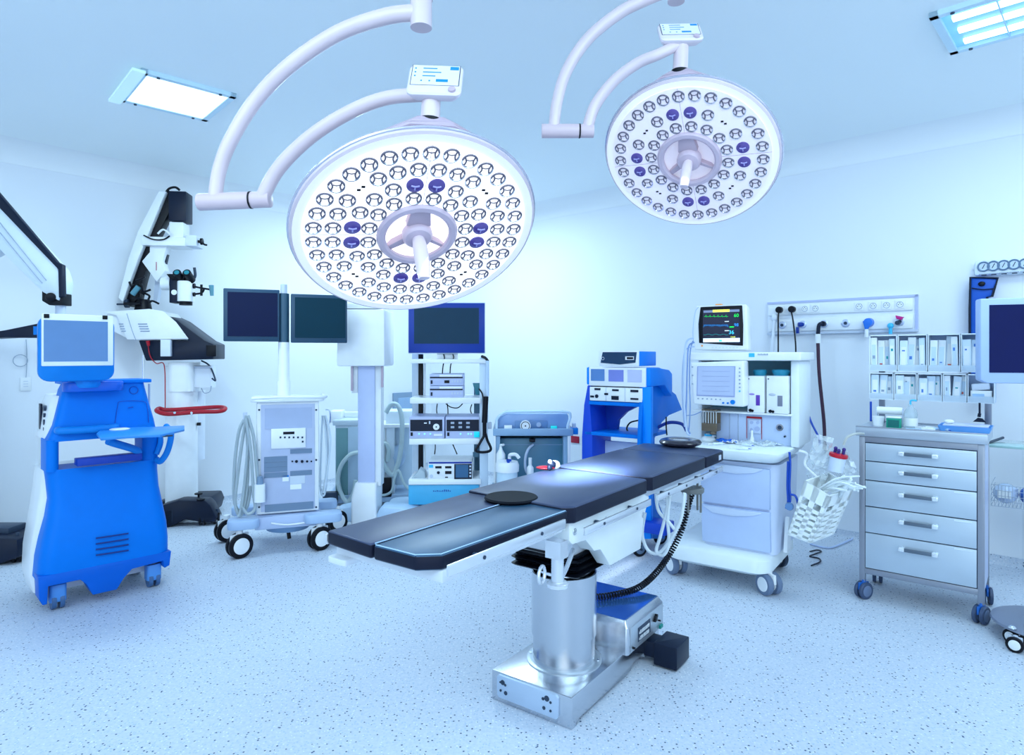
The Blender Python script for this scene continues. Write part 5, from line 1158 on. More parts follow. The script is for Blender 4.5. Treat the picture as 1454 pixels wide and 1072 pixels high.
# patient monitor on the top shelf ------------------------------------
PM = Fr(*An.world((ay(1026, 497, .25)[0], .25, 0)).xy, -30, zs1 + .004)
mt = PM.thing('patient_monitor', 'white patient monitor showing coloured traces, on top of the anaesthesia machine', 'patient monitor')
def my(px, py, y=-.10): return PM.y(px, py, y)
body = [my(988, 434), my(1060, 432), my(1062, 497), my(985, 497)]
zb_m = 0.0
MB().loft([[Vector((p[0], -.10, max(p[1], 0))) for p in body], [Vector((p[0] * .96 + .005, .0, max(p[1] * .98, 0))) for p in body], [Vector((p[0] * .86 + .01, .14, max(p[1] * .90, 0))) for p in body]]).build('monitor_case', W2, mt, bev=.01, seg=3)
MB().prism([my(995, 436), my(1054, 433.5), my(1055.5, 462), my(1055, 491), (my(993, 487)), my(992, 460)], 'y', -.108, -.095).build('black_bezel', BK, mt, bev=.003)
scp = [(998, 440), (1050, 438), (1051, 488), (998, 486)]
MB().prism([my(*q, -.11) for q in scp], 'y', -.1105, -.107).build('screen', mat('monitor_screen', (.018, .02, .045), .2, emis=.03, ecol=(.2, .25, .4)), mt)
def em(name, col, e=.9): return mat(name, col, .4, emis=e, var=0)
GE, BE, CE, YE, WE = em('trace_green', (.0, .75, .08)), em('trace_blue', (.02, .28, .75), .7), em('digit_cyan', (.05, .6, .95)), em('band_yellow', (.85, .85, .10)), em('bar_white', (.75, .85, 1), .6)
def strip(r4, m, name, d=.111): a = PM.rect(*r4, -d); MB().box(a[0], a[1], -d - .0008, -d, a[2], a[3]).build(name, m, mt)
strip((999, 441, 1050, 442.5), em('bar_grey', (.2, .25, .4), .3), 'status_bar', .1112); strip((1012, 440, 1036, 442.6), YE, 'yellow_banner', .1125)
strip((998.5, 480.5, 1050.5, 485.5), WE, 'menu_bar'); strip((1021, 482.5, 1025, 484.8), CE, 'menu_icon', .112)
def wave(x0, x1, yb, amp, n, m, kind, name):
    pts = []
    for k in range(n + 1):
        f = k / n; px = x0 + (x1 - x0) * f; py = yb
        if kind == 'ecg': py -= amp if k % 9 == 4 else (-amp * .3 if k % 9 == 5 else 0)
        elif kind == 'pleth': py -= amp * abs(math.sin(k * 1.1))
        else: py -= amp * (1 if (k // 3) % 2 else 0) 
        p = my(px, py, -.111); pts.append((p[0], -.1115, p[1]))
    MB().tube(pts, .0009, seg=4, n=1).build(name, m, mt)
wave(1000, 1034, 449.5, 2.5, 54, GE, 'ecg', 'green_trace'); wave(999, 1034, 464.5, 4, 60, BE, 'pleth', 'blue_trace'); wave(999, 1034, 475.5, 1, 20, em('trace_teal', (0, .35, .35), .5), 'sq', 'teal_trace')
def digits(s, px, py, size, m): p = my(px, py, -.111); text(s, size, (p[0], -.1115, p[1]), mt, m, 'reading')
digits('60', 1045.5, 448, .030, GE); digits('98', 1045.5, 461.5, .028, BE); digits('36', 1038.5, 472, .034, CE); digits('120/80', 1040.5, 478.6, .011, YE)
strip((1036, 463.5, 1042, 465), GE, 'green_mark'); strip((1029, 456, 1035, 456.8), WE, 'white_mark'); strip((1029, 469, 1035, 470), WE, 'white_mark')
q = my(1021, 432.5, -.06); MB().box(q[0] - .02, q[0] + .02, -.08, -.04, q[1] - .01, q[1] + .004).build('alarm_lamp', ORG, mt, bev=.003)
q = my(997, 491, -.10); MB().cyl((q[0], -.104, q[1]), (q[0], -.09, q[1]), .006).build('power_button', ORG, mt)
for k in range(8): q = my(1012 + k * 5, 493.5, -.10); MB().box(q[0] - .006, q[0] + .006, -.104, -.09, q[1] - .003, q[1] + .003).build('key', mat('key_white', (.70, .78, .86), .4), mt)
for k in range(3): q = my(989.5, 474 + k * 5, -.12); MB().cyl((q[0] - .02, -.06, q[1]), (q[0] + .0, -.06, q[1]), .009).build('lead_socket', mat('lead_socket', (.25, .35, .60), .4), mt)

# vaporisers ----------------------------------------------------------
zsh = ay(1060, 585, .2)[1]
for k, (a_, b_, lab, dm_) in enumerate((((1060, 534), (1085, 582), 'white box with purple mark and teal lid, left of the pair on the anaesthesia machine', PUR), ((1087, 534), (1119, 584), 'white box with dark mark and teal lid, right of the pair on the anaesthesia machine', mat('mark_grey', (.20, .22, .30), .4)))):
    x0 = ay(*a_, .16)[0]; x1 = ay(*b_, .16)[0]; z1 = ay((a_[0] + b_[0]) / 2, 534, .16)[1]; w_ = min(x1, ux1 - .055) - x0
    c = An.world((x0 + w_ / 2, .27, 0)); V = Fr(c.x, c.y, math.degrees(An.a), zsh + .001); vt = V.thing('vaporiser', lab, 'vaporiser', 'vaporisers on the anaesthesia machine')
    h = z1 - zsh
    MB().box(-w_ / 2 + .002, w_ / 2 - .002, -.10, .10, 0, h).build('body', W2, vt, bev=.006)
    MB().lathe([(w_ * .34, h - .002), (w_ * .36, h + .01), (w_ * .40, h + .018), (w_ * .40, h + .032), (w_ * .34, h + .038)], seg=32).build('dial_lid', mat('lid_teal', (.02, .30, .48), .3), vt)
    MB().box(w_ * .02, w_ * .24, -.104, -.099, h * .20, h * .48).build('filling_mark', dm_, vt, bev=.001)
    MB().ball((-w_ * .22, -.10, h * .50), w_ * .16, 1, .25, .4).build('filler_knob', mat('filler_lilac', (.32, .25, .62), .3) if k == 0 else mat('filler_grey', (.5, .55, .65), .3), vt)
    ft = MB(); ft.cyl((-w_ * .3, -.106, h * .06), (-w_ * .3, -.098, h * .06), .010); ft.cyl((-w_ * .18, -.106, h * .05), (-w_ * .18, -.098, h * .05), .008); ft.build('catch', BK, vt)
    MB().box(-w_ * .42, -w_ * .36, -.102, -.098, h * .90, h * .93).build('mark', DG, vt)

# clutter on the worktop ----------------------------------------------
def on_top(px, py): x_, y_ = An.z(px, py, wz); return x_, y_
def spot_fr(px, py, deg=0, dz=.001): x_, y_ = on_top(px, py); x_ = min(max(x_, wx0 + .05), wx1 - .05); y_ = min(max(y_, -.12), .20); c = An.world((x_, y_, 0)); return Fr(c.x, c.y, deg, wz + dz)
f_ = spot_fr(991, 618); tt = f_.thing('blue_cup', 'small bright blue plastic cup on the left of the anaesthesia worktop', 'cup')
MB().lathe([(.018, 0), (.026, .045), (.024, .045), (.017, .004)], seg=24).build('cup', mat('cup_blue', (.02, .42, .80), .35), tt)
f_ = spot_fr(1011, 622); tt = f_.thing('face_mask', 'white rounded breathing mask on the worktop beside the blue cup', 'breathing mask')
MB().lathe([(.042, 0), (.046, .008), (.040, .022), (.022, .034), (.014, .036), (.014, .048)], seg=24).build('mask_dome', mat('mask_white', (.82, .88, .92), .3), tt)
f_ = spot_fr(1041, 626, -20); tt = f_.thing('glove_heap', 'crumpled blue nitrile gloves lying mid worktop', 'gloves')
g_ = MB(); rr = random.Random(8)
for k in range(7): g_.ball((rr.uniform(-.05, .05), rr.uniform(-.02, .02), .010 + rr.uniform(0, .01)), .018, rr.uniform(.8, 1.8), .8, .5, 10)
for k in range(4): g_.tube([(.03 * k - .05, -.02, .008), (.03 * k - .055, -.035, .010), (.03 * k - .04, -.045, .007)], .006, seg=6)
g_.build('gloves', mat('glove_blue', (.01, .14, .66), .45), tt)
syl = ['thin white syringe lying at the left of the worktop clutter', 'capped syringe lying just right of the blue gloves', 'small syringe lying across the middle of the worktop', 'syringe lying nearest the front worktop edge', 'syringe lying toward the right end of the worktop']
for k, (px, py, dg) in enumerate(((1020, 632, 20), (1062, 634, -60), (1072, 630, 10), (1055, 639, -25), (1095, 633, 35))):
    f_ = spot_fr(px, py, dg); tt = f_.thing('syringe', syl[k], 'syringe', 'syringes on the anaesthesia worktop')
    MB().cyl((-.04, 0, .009), (.03, 0, .009), .008, seg=14).build('barrel', mat('syringe_clear', (.74, .84, .92), .2), tt)
    pl_ = MB(); pl_.cyl((-.075, 0, .009), (-.04, 0, .009), .003, seg=8); pl_.cyl((-.077, 0, .009), (-.074, 0, .009), .008, seg=12); pl_.build('plunger', W, tt)
    MB().cyl((.03, 0, .009), (.05, 0, .009), .003, .001, 8).build('tip', BLC if k % 2 else W, tt)
bl_ = ['clear crinkled wrapper in the middle of the worktop', 'clear crumpled bag at the right of the worktop', 'white crumpled gauze right behind the gloves']
for k, (px, py, s) in enumerate(((1084, 622, 1.25), (1106, 627, 1.15), (1056, 622, .8))):
    f_ = spot_fr(px, py, 15 * k); tt = f_.thing('wrapper', bl_[k], 'wrapper'); g_ = MB(); rr = random.Random(20 + k)
    n = 9; rows = [[Vector(((i - n / 2) * .016 * s, (j - n / 2) * .012 * s, .004 + rr.uniform(0, .026) * (1 - abs(i - 4) / 6) * s)) for i in range(n)] for j in range(n)]
    vv = [[g_.b.verts.new(p) for p in r_] for r_ in rows]
    for j in range(n - 1):
        for i in range(n - 1): g_.b.faces.new((vv[j][i], vv[j][i + 1], vv[j + 1][i + 1], vv[j + 1][i]))
    g_.build('sheet', PLAS if k < 2 else PAP, tt, smooth=False)
f_ = spot_fr(1092, 621); tt = f_.thing('nozzle_bottle', 'small upright white nozzle bottle on the right of the worktop', 'bottle')
MB().lathe([(.013, 0), (.014, .03), (.008, .05), (.006, .085), (.004, .088)], seg=20).build('bottle_body', W2, tt)

# side basket hung on the machine --------------------------------------
c0 = at(1133, 715, 3.60)
Kb = Fr(c0.x, c0.y, -38)
t = Kb.thing('hanging_basket', 'white perforated plastic basket tilted beside the anaesthesia machine, stuffed with tubing', 'basket')
pw, pd = .20, .13
kb = lambda px, py: Kb.y(px, py, 0)
fpts = [kb(1143, 683), kb(1178, 704), kb(1150, 770), kb(1119, 758)]
V4 = [Vector((p[0], 0, p[1])) for p in fpts]; off = Vector((.09, .16, .03))
def hole_panel(A, B_, C_, D_, nu, nv, name):
    """perforated wall: A-B top edge, D-C bottom edge"""
    m_ = MB(); nrm = (B_ - A).cross(D_ - A).normalized() * .0035
    def P(u, v): return A.lerp(B_, u).lerp(D_.lerp(C_, u), v)
    for i in range(nu + 1):
        u0 = i / nu; w_ = .22 / nu
        q = [P(max(0, u0 - w_), 0), P(min(1, u0 + w_), 0), P(min(1, u0 + w_), 1), P(max(0, u0 - w_), 1)]; m_.loft([[p - nrm for p in q], [p + nrm for p in q]])
    vs_ = [0, .30] + [.30 + .70 * (j + 1) / nv for j in range(nv)]
    for j, v0 in enumerate(vs_):
        a_, b_2 = (0, .26) if j == 0 else (max(0, v0 - .035), min(1, v0 + .035))
        if j == 1: continue
        q = [P(0, a_), P(1, a_), P(1, b_2), P(0, b_2)]; m_.loft([[p - nrm for p in q], [p + nrm for p in q]])
    return m_.build(name, mat('basket_white', (.88, .94, .96), .35), t)
hole_panel(V4[0], V4[1], V4[2], V4[3], 2, 6, 'basket_front'); hole_panel(V4[1], V4[1] + off, V4[2] + off, V4[2], 2, 6, 'basket_side')
hole_panel(V4[0] + off, V4[1] + off, V4[2] + off, V4[3] + off, 2, 6, 'basket_rear'); hole_panel(V4[0], V4[0] + off, V4[3] + off, V4[3], 2, 6, 'basket_side')
q = [V4[3], V4[2], V4[2] + off, V4[3] + off]; MB().loft([[p for p in q], [p + Vector((0, 0, -.006)) for p in q]]).build('basket_bottom', mat('basket_white', (1, 1, 1)), t)
rim = MB(); rim.tube([V4[0], V4[1], V4[1] + off, V4[0] + off], .006, seg=8, n=1, closed=True); rim.build('basket_rim', mat('basket_white', (1, 1, 1)), t)
arm_ = MB(); arm_.tube([V4[0] + off * .5, Kb.p(1143, 660, .06), Kb.p(1146, 645, .05), Kb.p(1135, 640, .0)], .007, seg=8); arm_.build('hanger', W, t)
# contents
m_ = MB(); rr = random.Random(31); top0 = (V4[0] + V4[1]) / 2 + off * .5
for k in range(16):
    a_ = top0 + Vector((rr.uniform(-.06, .06), rr.uniform(-.05, .05), rr.uniform(-.06, .0)))
    e_ = Kb.p(rr.uniform(1195, 1232), rr.uniform(672, 702), rr.uniform(-.05, .02)); mid = a_.lerp(e_, .5) + Vector((0, rr.uniform(-.03, .02), rr.uniform(.0, .04)))
    m_.tube([a_, mid, e_], rr.uniform(.004, .008), seg=6, n=5)
o = Kb.solo(m_, 'tubing_bundle', mat('tubing_white', (.86, .93, .96), .3), 'bundle of white tubes sticking out of the hanging basket toward the steel cart', 'tubing')
for k, (px, py, w_, h_, dg, lab) in enumerate(((1165, 640, .10, .17, 12, 'clear bag standing tallest in the hanging basket'), (1195, 660, .12, .13, -30, 'crumpled clear bag leaning right out of the hanging basket'), (1160, 668, .11, .12, 0, 'crinkled clear bag filling the mouth of the hanging basket'))):
    c = Kb.p(px, py, .05 + .02 * k); c = Kb.world(c); f_ = Fr(c.x, c.y, -38, c.z); tt = f_.thing('clear_bag', lab, 'plastic bag', None); g_ = MB(); rr = random.Random(50 + k); n = 8
    vv = [[g_.b.verts.new(ry(dg) @ Vector(((i / (n - 1) - .5) * w_, rr.uniform(-.025, .025), (j / (n - 1) - .5) * h_))) for i in range(n)] for j in range(n)]
    for j in range(n - 1):
        for i in range(n - 1): g_.b.faces.new((vv[j][i], vv[j][i + 1], vv[j + 1][i + 1], vv[j + 1][i]))
    g_.build('film', PLAS, tt, smooth=False)
c = Kb.world(Kb.p(1188, 646, .05)); f_ = Fr(c.x, c.y, -38, c.z - .05); tt = f_.thing('suction_canister', 'clear canister with a red lid and dark ports tucked in the hanging basket', 'canister')
Rt = ry(10).to_4x4()
MB().lathe([(.038, -.04), (.042, .04)], seg=28).build('canister_body', mat('canister_body', (.66, .74, .90), .15), tt, M=Rt); MB().lathe([(.046, .04), (.048, .046), (.046, .058), (.02, .062)], seg=28).build('lid', mat('lid_red', (.55, .01, .03), .35), tt, M=Rt)
pp_ = MB(); 
for x_, y_, h_ in ((-.02, 0, .085), (.0, -.015, .078), (.022, .0, .088)): pp_.cyl((x_, y_, .058), (x_, y_, h_), .008); pp_.ball((x_, y_, h_), .010)
pp_.build('port', PUR if False else mat('port_indigo', (.04, .02, .20), .35), tt, M=Rt)
m_ = MB(); m_.tube([Kb.p(1198, 632, .05), Kb.p(1203, 621, .06), Kb.p(1215, 616, .10), Kb.p(1226, 616, .2)], .007, seg=8)
Kb.solo(m_, 'canister_hose', mat('hose_sand', (.48, .50, .48), .4), 'grey hose arching from the red-lidded canister to behind the steel cart', 'hose')
# ================================================================== GAS AND SOCKET PANEL ON THE RIGHT WALL
def fw(px, py, y=0): return FR.y(px, py, y)
x0 = fw(1092, 450)[0]; x1 = fw(1305, 450)[0]; z1 = fw(1305, 418, -.03)[1]; z0 = fw(1305, 470, -.03)[1]
t = FR.thing('supply_panel', 'long white two-row socket and gas outlet panel mounted on the right wall', 'wall panel')
pnm = mat('panel_white', (.80, .86, .95), .4)
MB().box(x0, x1, -.035, 0, z0, z1).build('panel_body', pnm, t, bev=.004)
zm = (z0 + z1) / 2
MB().box(x0 + .01, x1 - .03, -.05, -.034, zm + .02, z1 - .025).build('socket_row', W2, t, bev=.005)
MB().box(x0 + .01, x1 - .03, -.05, -.034, z0 + .02, zm - .01).build('outlet_row', W2, t, bev=.005)
MB().box(x0, x1, -.042, -.034, z1 - .016, z1).build('top_trim', mat('trim_lilac', (.50, .56, .82), .4), t); MB().box(x1 - .018, x1, -.042, -.034, z0, z1).build('end_trim', mat('trim_lilac', (1, 1, 1)), t)
MB().box(x0, x1, -.044, -.034, z0 - .004, z0 + .012).build('bottom_trim', LG, t)
zs_ = zm + .02 + (z1 - .025 - zm - .02) / 2; zo_ = (z0 + .02 + zm - .01) / 2
def sock(px, plug=False):
    x = fw(px, 440, -.05)[0]; s = MB().box(x - .032, x + .032, -.056, -.05, zs_ - .032, zs_ + .032).build('socket', PAP, t, bev=.003)
    r_ = MB(); r_.torus((x, -.056, zs_), (0, 1, 0), .021, .002, 20, 5); r_.build('socket_ring', MG, s)
    for dx, dz_ in ((-.009, 0), (.009, 0), (0, .012)): MB().cyl((x + dx, -.0575, zs_ + dz_), (x + dx, -.055, zs_ + dz_), .003, seg=8).build('pin_hole', BK, s)
    if plug:
        p = MB(); p.cyl((x, -.095, zs_), (x, -.055, zs_), .026, seg=24); pb = tag(FR.solo(p, 'plug', BK, 'black plug pushed into the %s socket of the wall panel' % plug, 'plug', 'black plugs in the wall panel', bev=.003))
    return x
xs1 = sock(1108, 'leftmost'); xs2 = sock(1126, 'second from left')
for px in (1143, 1158, 1220, 1240, 1259, 1278): sock(px)
for k, (xx, pts) in enumerate(((xs1, [(1108, 441), (1105, 455), (1105, 480), (1105, 500)]), (xs2, [(1126, 441), (1126, 455), (1129, 480), (1130, 500)]))):
    m_ = MB(); m_.tube([Vector((xx, -.09, zs_ - .02))] + [FR.p(px, py, -.10) for px, py in pts[1:]] + [FR.p(pts[-1][0], 560, -.10)], .006, seg=8)
    FR.solo(m_, 'power_cord', BK, 'black power cord hanging from the %s plug of the wall panel' % ('leftmost', 'second')[k], 'cable')
for px in (1111, 1140, 1170, 1201, 1234, 1278):
    x = fw(px, 460, -.05)[0]; o = MB(); o.lathe([(.03, -.0), (.03, .008), (.024, .012), (.018, .012)], (x, -.05, zo_), (0, -1, 0), 28); oo = o.build('gas_outlet', mat('outlet_ring', (.55, .62, .80), .3, metal=.5), t)
    MB().cyl((x, -.066, zo_), (x, -.05, zo_), .012).build('outlet_core', DG, oo)
x = fw(1101, 455, -.06)[0]; m_ = MB(); m_.ball((x, -.07, zm), .03); m_.tube([(x, -.08, zm - .02), (x - .01, -.09, z0 - .05), (x - .02, -.09, z0 - .25)], .013, seg=10)
FR.solo(m_, 'white_hose', WS, 'thick white hose hanging down from the left end of the wall panel', 'hose')
x = fw(1140, 460, -.06)[0]; m_ = MB(); m_.cyl((x - .03, -.075, zo_), (x, -.05, zo_), .018); m_.box(x - .045, x - .025, -.085, -.065, zo_ - .07, zo_ - .02)
FR.solo(m_, 'blue_coupling', BLM, 'dark blue coupling under the second gas outlet of the wall panel', 'gas coupling', bev=.002)
x = fw(1170, 460, -.06)[0]; f2 = FR.world((x, 0, 0)); GH = FR.thing('gas_hose', 'long dark brown hose hanging from the middle outlet of the wall panel', 'hose')
m_ = MB(); m_.cyl((x, -.10, zo_), (x, -.05, zo_), .02); m_.tube([(x, -.10, zo_), (x - .022, -.11, zo_ - .01), (x - .03, -.11, zo_ - .09)], .014, seg=12); m_.build('elbow', NV, GH)
xh = x - .03; MB().cyl((xh, -.11, zo_ - .15), (xh, -.11, zo_ - .08), .021).build('white_sleeve', W, GH)
MB().tube([(xh, -.11, zo_ - .15), (xh + .01, -.11, zo_ - .4), (fw(1170, 600, -.12)[0], -.12, fw(1170, 600, -.12)[1]), (fw(1171, 640, -.14)[0], -.14, fw(1171, 640, -.14)[1])], .013, seg=12).build('hose', BRN, GH)
x = fw(1234, 460, -.06)[0]; CB = FR.thing('gas_connector', 'bright blue connector with white stem plugged into the wall panel above the tray rack', 'gas connector')
MB().lathe([(.001, -.05), (.03, -.045), (.034, -.0)], (x, -.055, zo_), (0, 1, 0), 24).build('blue_body', mat('conn_blue', (.02, .18, .75), .35), CB, M=None); 
m_ = MB(); m_.prism([(x - .035, zo_ + .01), (x + .03, zo_ + .01), (x + .0, zo_ - .05), (x - .02, zo_ - .055)], 'y', -.10, -.075); m_.build('blue_lever', mat('conn_blue', (1, 1, 1)), CB, bev=.004)
MB().cyl((x - .01, -.088, zo_ - .11), (x - .01, -.088, zo_ - .05), .013).build('white_stem', W, CB)
x = fw(1278, 460, -.06)[0]; CB = FR.thing('flow_connector', 'small connector with magenta lever and cyan knob at the right end of the wall panel', 'gas connector')
MB().prism([(x - .025, zo_ + .045), (x + .03, zo_ + .03), (x + .01, zo_ + .01), (x - .02, zo_ + .02)], 'y', -.09, -.068).build('magenta_lever', mat('magenta', (.6, .02, .25), .35), CB, bev=.003)
MB().cyl((x - .01, -.10, zo_ - .01), (x - .01, -.068, zo_ - .01), .016).build('grey_body', DG, CB); MB().ball((x - .055, -.09, zo_ - .03), .022).cyl((x - .055, -.09, zo_ - .09), (x - .055, -.09, zo_ - .03), .012).build('cyan_knob', CY, CB)
# gauge panel further along the wall
g0 = fw(1384, 380, -.03); g1x = fw(1480, 375, -.03)[0]; gz1 = fw(1384, 374, -.04)[1]; gz0 = fw(1384, 393, -.04)[1]
gz0, gz1 = gz0, gz1 + .01
t = FR.thing('gauge_panel', 'white wall panel with a row of round pressure gauges at the right edge', 'gauge panel')
MB().box(g0[0], g1x, -.07, 0, gz0, gz1).build('panel_body', mat('gauge_white', (.74, .84, .94), .35), t, bev=.02)
zc = (gz0 + gz1) / 2 + .01; pz = 1396
for px in (1396.5, 1410.5, 1425, 1440, 1455.5):
    x = fw(px, 380, -.08)[0]
    gg = MB(); gg.torus((x, -.078, zc), (0, 1, 0), .030, .005, 32, 8); gb = gg.build('gauge', mat('gauge_rim', (.10, .18, .30), .3), t)
    MB().cyl((x, -.076, zc), (x, -.068, zc), .030, seg=32).build('gauge_face', mat('gauge_face', (.55, .66, .84), .3), gb); MB().box(x - .002, x + .002, -.079, -.076, zc - .015, zc + .018, ry(25)).build('needle', NV, gb)
    MB().box(x - .026, x + .026, -.073, -.068, zc - .052, zc - .046).build('caption', MG, t); MB().box(x - .012, x + .016, -.075, -.068, zc - .060, zc - .054).build('caption', DG, t)
# blue padded item hung beneath it
t = FR.thing('blue_bag', 'long narrow blue bag with dark piping hanging on the wall below the gauges', 'hanging bag')
po = [(1378, 394), (1417, 395), (1409, 421), (1402, 422), (1400, 560), (1377, 560), (1377, 440)]
P_ = [fw(px, py, -.10) for px, py in po]
bb_ = MB().prism(P_, 'y', -.10, -.04).build('bag_body', mat('bag_blue', (.0, .085, .50), .5), t, bev=.012)
pp_ = MB(); pp_.tube([Vector((p[0], -.105, p[1])) for p in P_], .008, seg=6, n=1, closed=True); pp_.build('piping', NV, t)
MB().tube([FR.p(1380, 409, -.106), FR.p(1395, 411, -.11), FR.p(1411, 410, -.106)], .004, seg=6).build('seam', NV, t); MB().ball(FR.p(1394, 403, -.11), .02, 1, .4, .8).build('eyelet', BK, t)

# ================================================================== STEEL DRAWER CART
Dc = Fr(2.035, 3.666, -39.8)
t = Dc.thing('drawer_cart', 'stainless steel cart with five drawers and a white bin rack, on blue casters, at right', 'drawer cart')
rc = kit(Dc, t)
def dy(px, py, y=0): return Dc.y(px, py, y)
sm_ = mat('cart_steel', (.34, .36, .42), .36, metal=.75, var=.05, scale=2); dm_ = mat('drawer_steel', (.54, .63, .72), .34, metal=.5, var=.10, scale=3)
xL = dy(1220, 700)[0]; xR = dy(1398, 700)[0]; zT0 = dy(1216, 618)[1]; zT1 = dy(1216, 606, -.02)[1]; yB = .38
def yr(px, xx=None): return Dc.x(px, 700, xR)[0]
MB().box(xL - .015, xR + .015, -.02, yB + .02, zT0, zT1).build('worktop', mat('top_steel', (.46, .52, .60), .3, metal=.5), t, bev=.004)
for y_ in (-.015, yB + .01): MB().box(xL - .015, xR + .015, y_, y_ + .012, zT1 - .002, zT1 + .006).build('top_rim', sm_, t, bev=.002)
zl = .115
zbF = dy(1222, 805)[1]; 
for nm, xx in (('corner_post', xL), ('corner_post', xR - .030)):
    for y_ in (0, yB - .03): MB().box(xx, xx + .030, y_, y_ + .03, .10, zT0).build(nm, sm_, t, bev=.002)
z_bot = dy(1310, 823)[1]
MB().box(xL + .028, xR - .028, .006, yB - .01, zbF - .005, zT0).build('carcass', DG, t)
MB().box(xR - .012, xR - .003, .02, yB - .02, zbF - .02, zT0).build('side_sheet', mat('side_steel', (.60, .66, .86), .35, metal=.3), t)
MB().box(xL + .028, xR - .028, -.002, .02, zbF - .032, zbF).build('lower_rail', sm_, t, bev=.002)
MB().box(xL + .028, xR - .028, -.002, .02, zT0 - .035, zT0).build('upper_rail', sm_, t, bev=.002)
bl_ = [627, 654, 681, 718, 755, 806]           # left-edge rows of the drawer gaps
zz = [dy(1228, r)[1] for r in bl_]; zz[0] = zT0 - .037; zz[-1] = zbF + .002
for k in range(5):
    zt_, zb_2 = zz[k] - .003, zz[k + 1] + .003
    dr = MB().box(xL + .033, xR - .033, -.006, .02, zb_2, zt_).build('drawer', dm_, t, bev=.0015)
    xm0 = dy(1277, 700)[0]; xm1 = dy(1333, 700)[0]; zh = zt_ - .30 * (zt_ - zb_2) - .012 if k < 4 else zt_ - .055
    h = MB(); h.box(xm0 + .02, xm1 - .02, -.042, -.034, zh - .010, zh + .010); h.build('handle', mat('handle_steel', (.16, .20, .25), .3, metal=.8), dr, bev=.002)
    he = MB()
    for xx in (xm0, xm1 - .028): he = MB(); he.box(xx, xx + .028, -.044, -.004, zh - .011, zh + .011); he.build('handle_bracket', mat('bracket_silver', (.82, .86, .90), .2, metal=.6), dr, bev=.003)
    MB().box(xR - .13, xR - .052, -.0085, -.0055, zt_ - .014, zt_ - .006).build('label_holder', mat('holder_pale', (.70, .78, .88), .3), dr)
bw = mat('caster_royal', (.01, .12, .48), .4); bt_ = mat('tread_slate', (.05, .08, .16), .45); bh_ = mat('hub_slate2', (.14, .20, .34), .4)
for x_, y_, a_ in ((xL + .02, .012, -30), (xR - .015, .012, -20), (xL + .03, yB - .02, 10), (xR - .012, yB - .02, 12)):
    caster(t, x_, y_, .048, .023, a_, ztop=.11, mf=bw, mt=bt_, mh=bh_)
# rack posts and bins
yk = .33
for px in (1252, 1403):
    xx = dy(px, 590, yk)[0]; MB().box(xx - .016, xx + .016, yk, yk + .02, zT1, dy(px, 480, yk)[1]).build('rack_post', sm_, t, bev=.002)
rows_ = [((1234, 476), (1232, 526), [1234, 1274, 1317, 1364, 1412]), ((1234, 529), (1235, 566), [1234, 1269, 1302, 1338, 1373, 1413])]
yf = .24; rw = mat('rack_white', (.80, .88, .96), .35); rb = mat('rack_back', (.45, .58, .82), .4); bins = []
for ri, (tl, bl2, xs) in enumerate(rows_):
    zt_ = dy(1235, tl[1], yf)[1]; zb_2 = dy(1235, bl2[1], yf)[1]; X = [dy(px, 500, yf)[0] for px in xs]
    MB().box(X[0], X[-1], yf + .085, yf + .09, zb_2, zt_).build('rack_back', rb, t)
    for k in range(len(X) - 1):
        q = MB(); xa, xb = X[k] + .002, X[k + 1] - .002
        q.box(xa, xb, yf, yf + .09, zb_2 - .003, zb_2 + .005); q.box(xa, xb, yf, yf + .09, zt_ - .006, zt_)
        q.box(xa, xa + .004, yf, yf + .09, zb_2, zt_); q.box(xb - .004, xb, yf, yf + .09, zb_2, zt_)
        bo = q.build('bin', rw, t); bins.append((xa, xb, zb_2 + .006, zt_ - .008, ri, k))
        MB().box(xa + .003, xb - .003, yf - .001, yf + .001, zb_2, zb_2 + .035).build('bin_lip', mat('lip_clear', (.70, .82, .93), .15, alpha=.5), bo)
ordn = ['first', 'second', 'third', 'fourth', 'fifth']
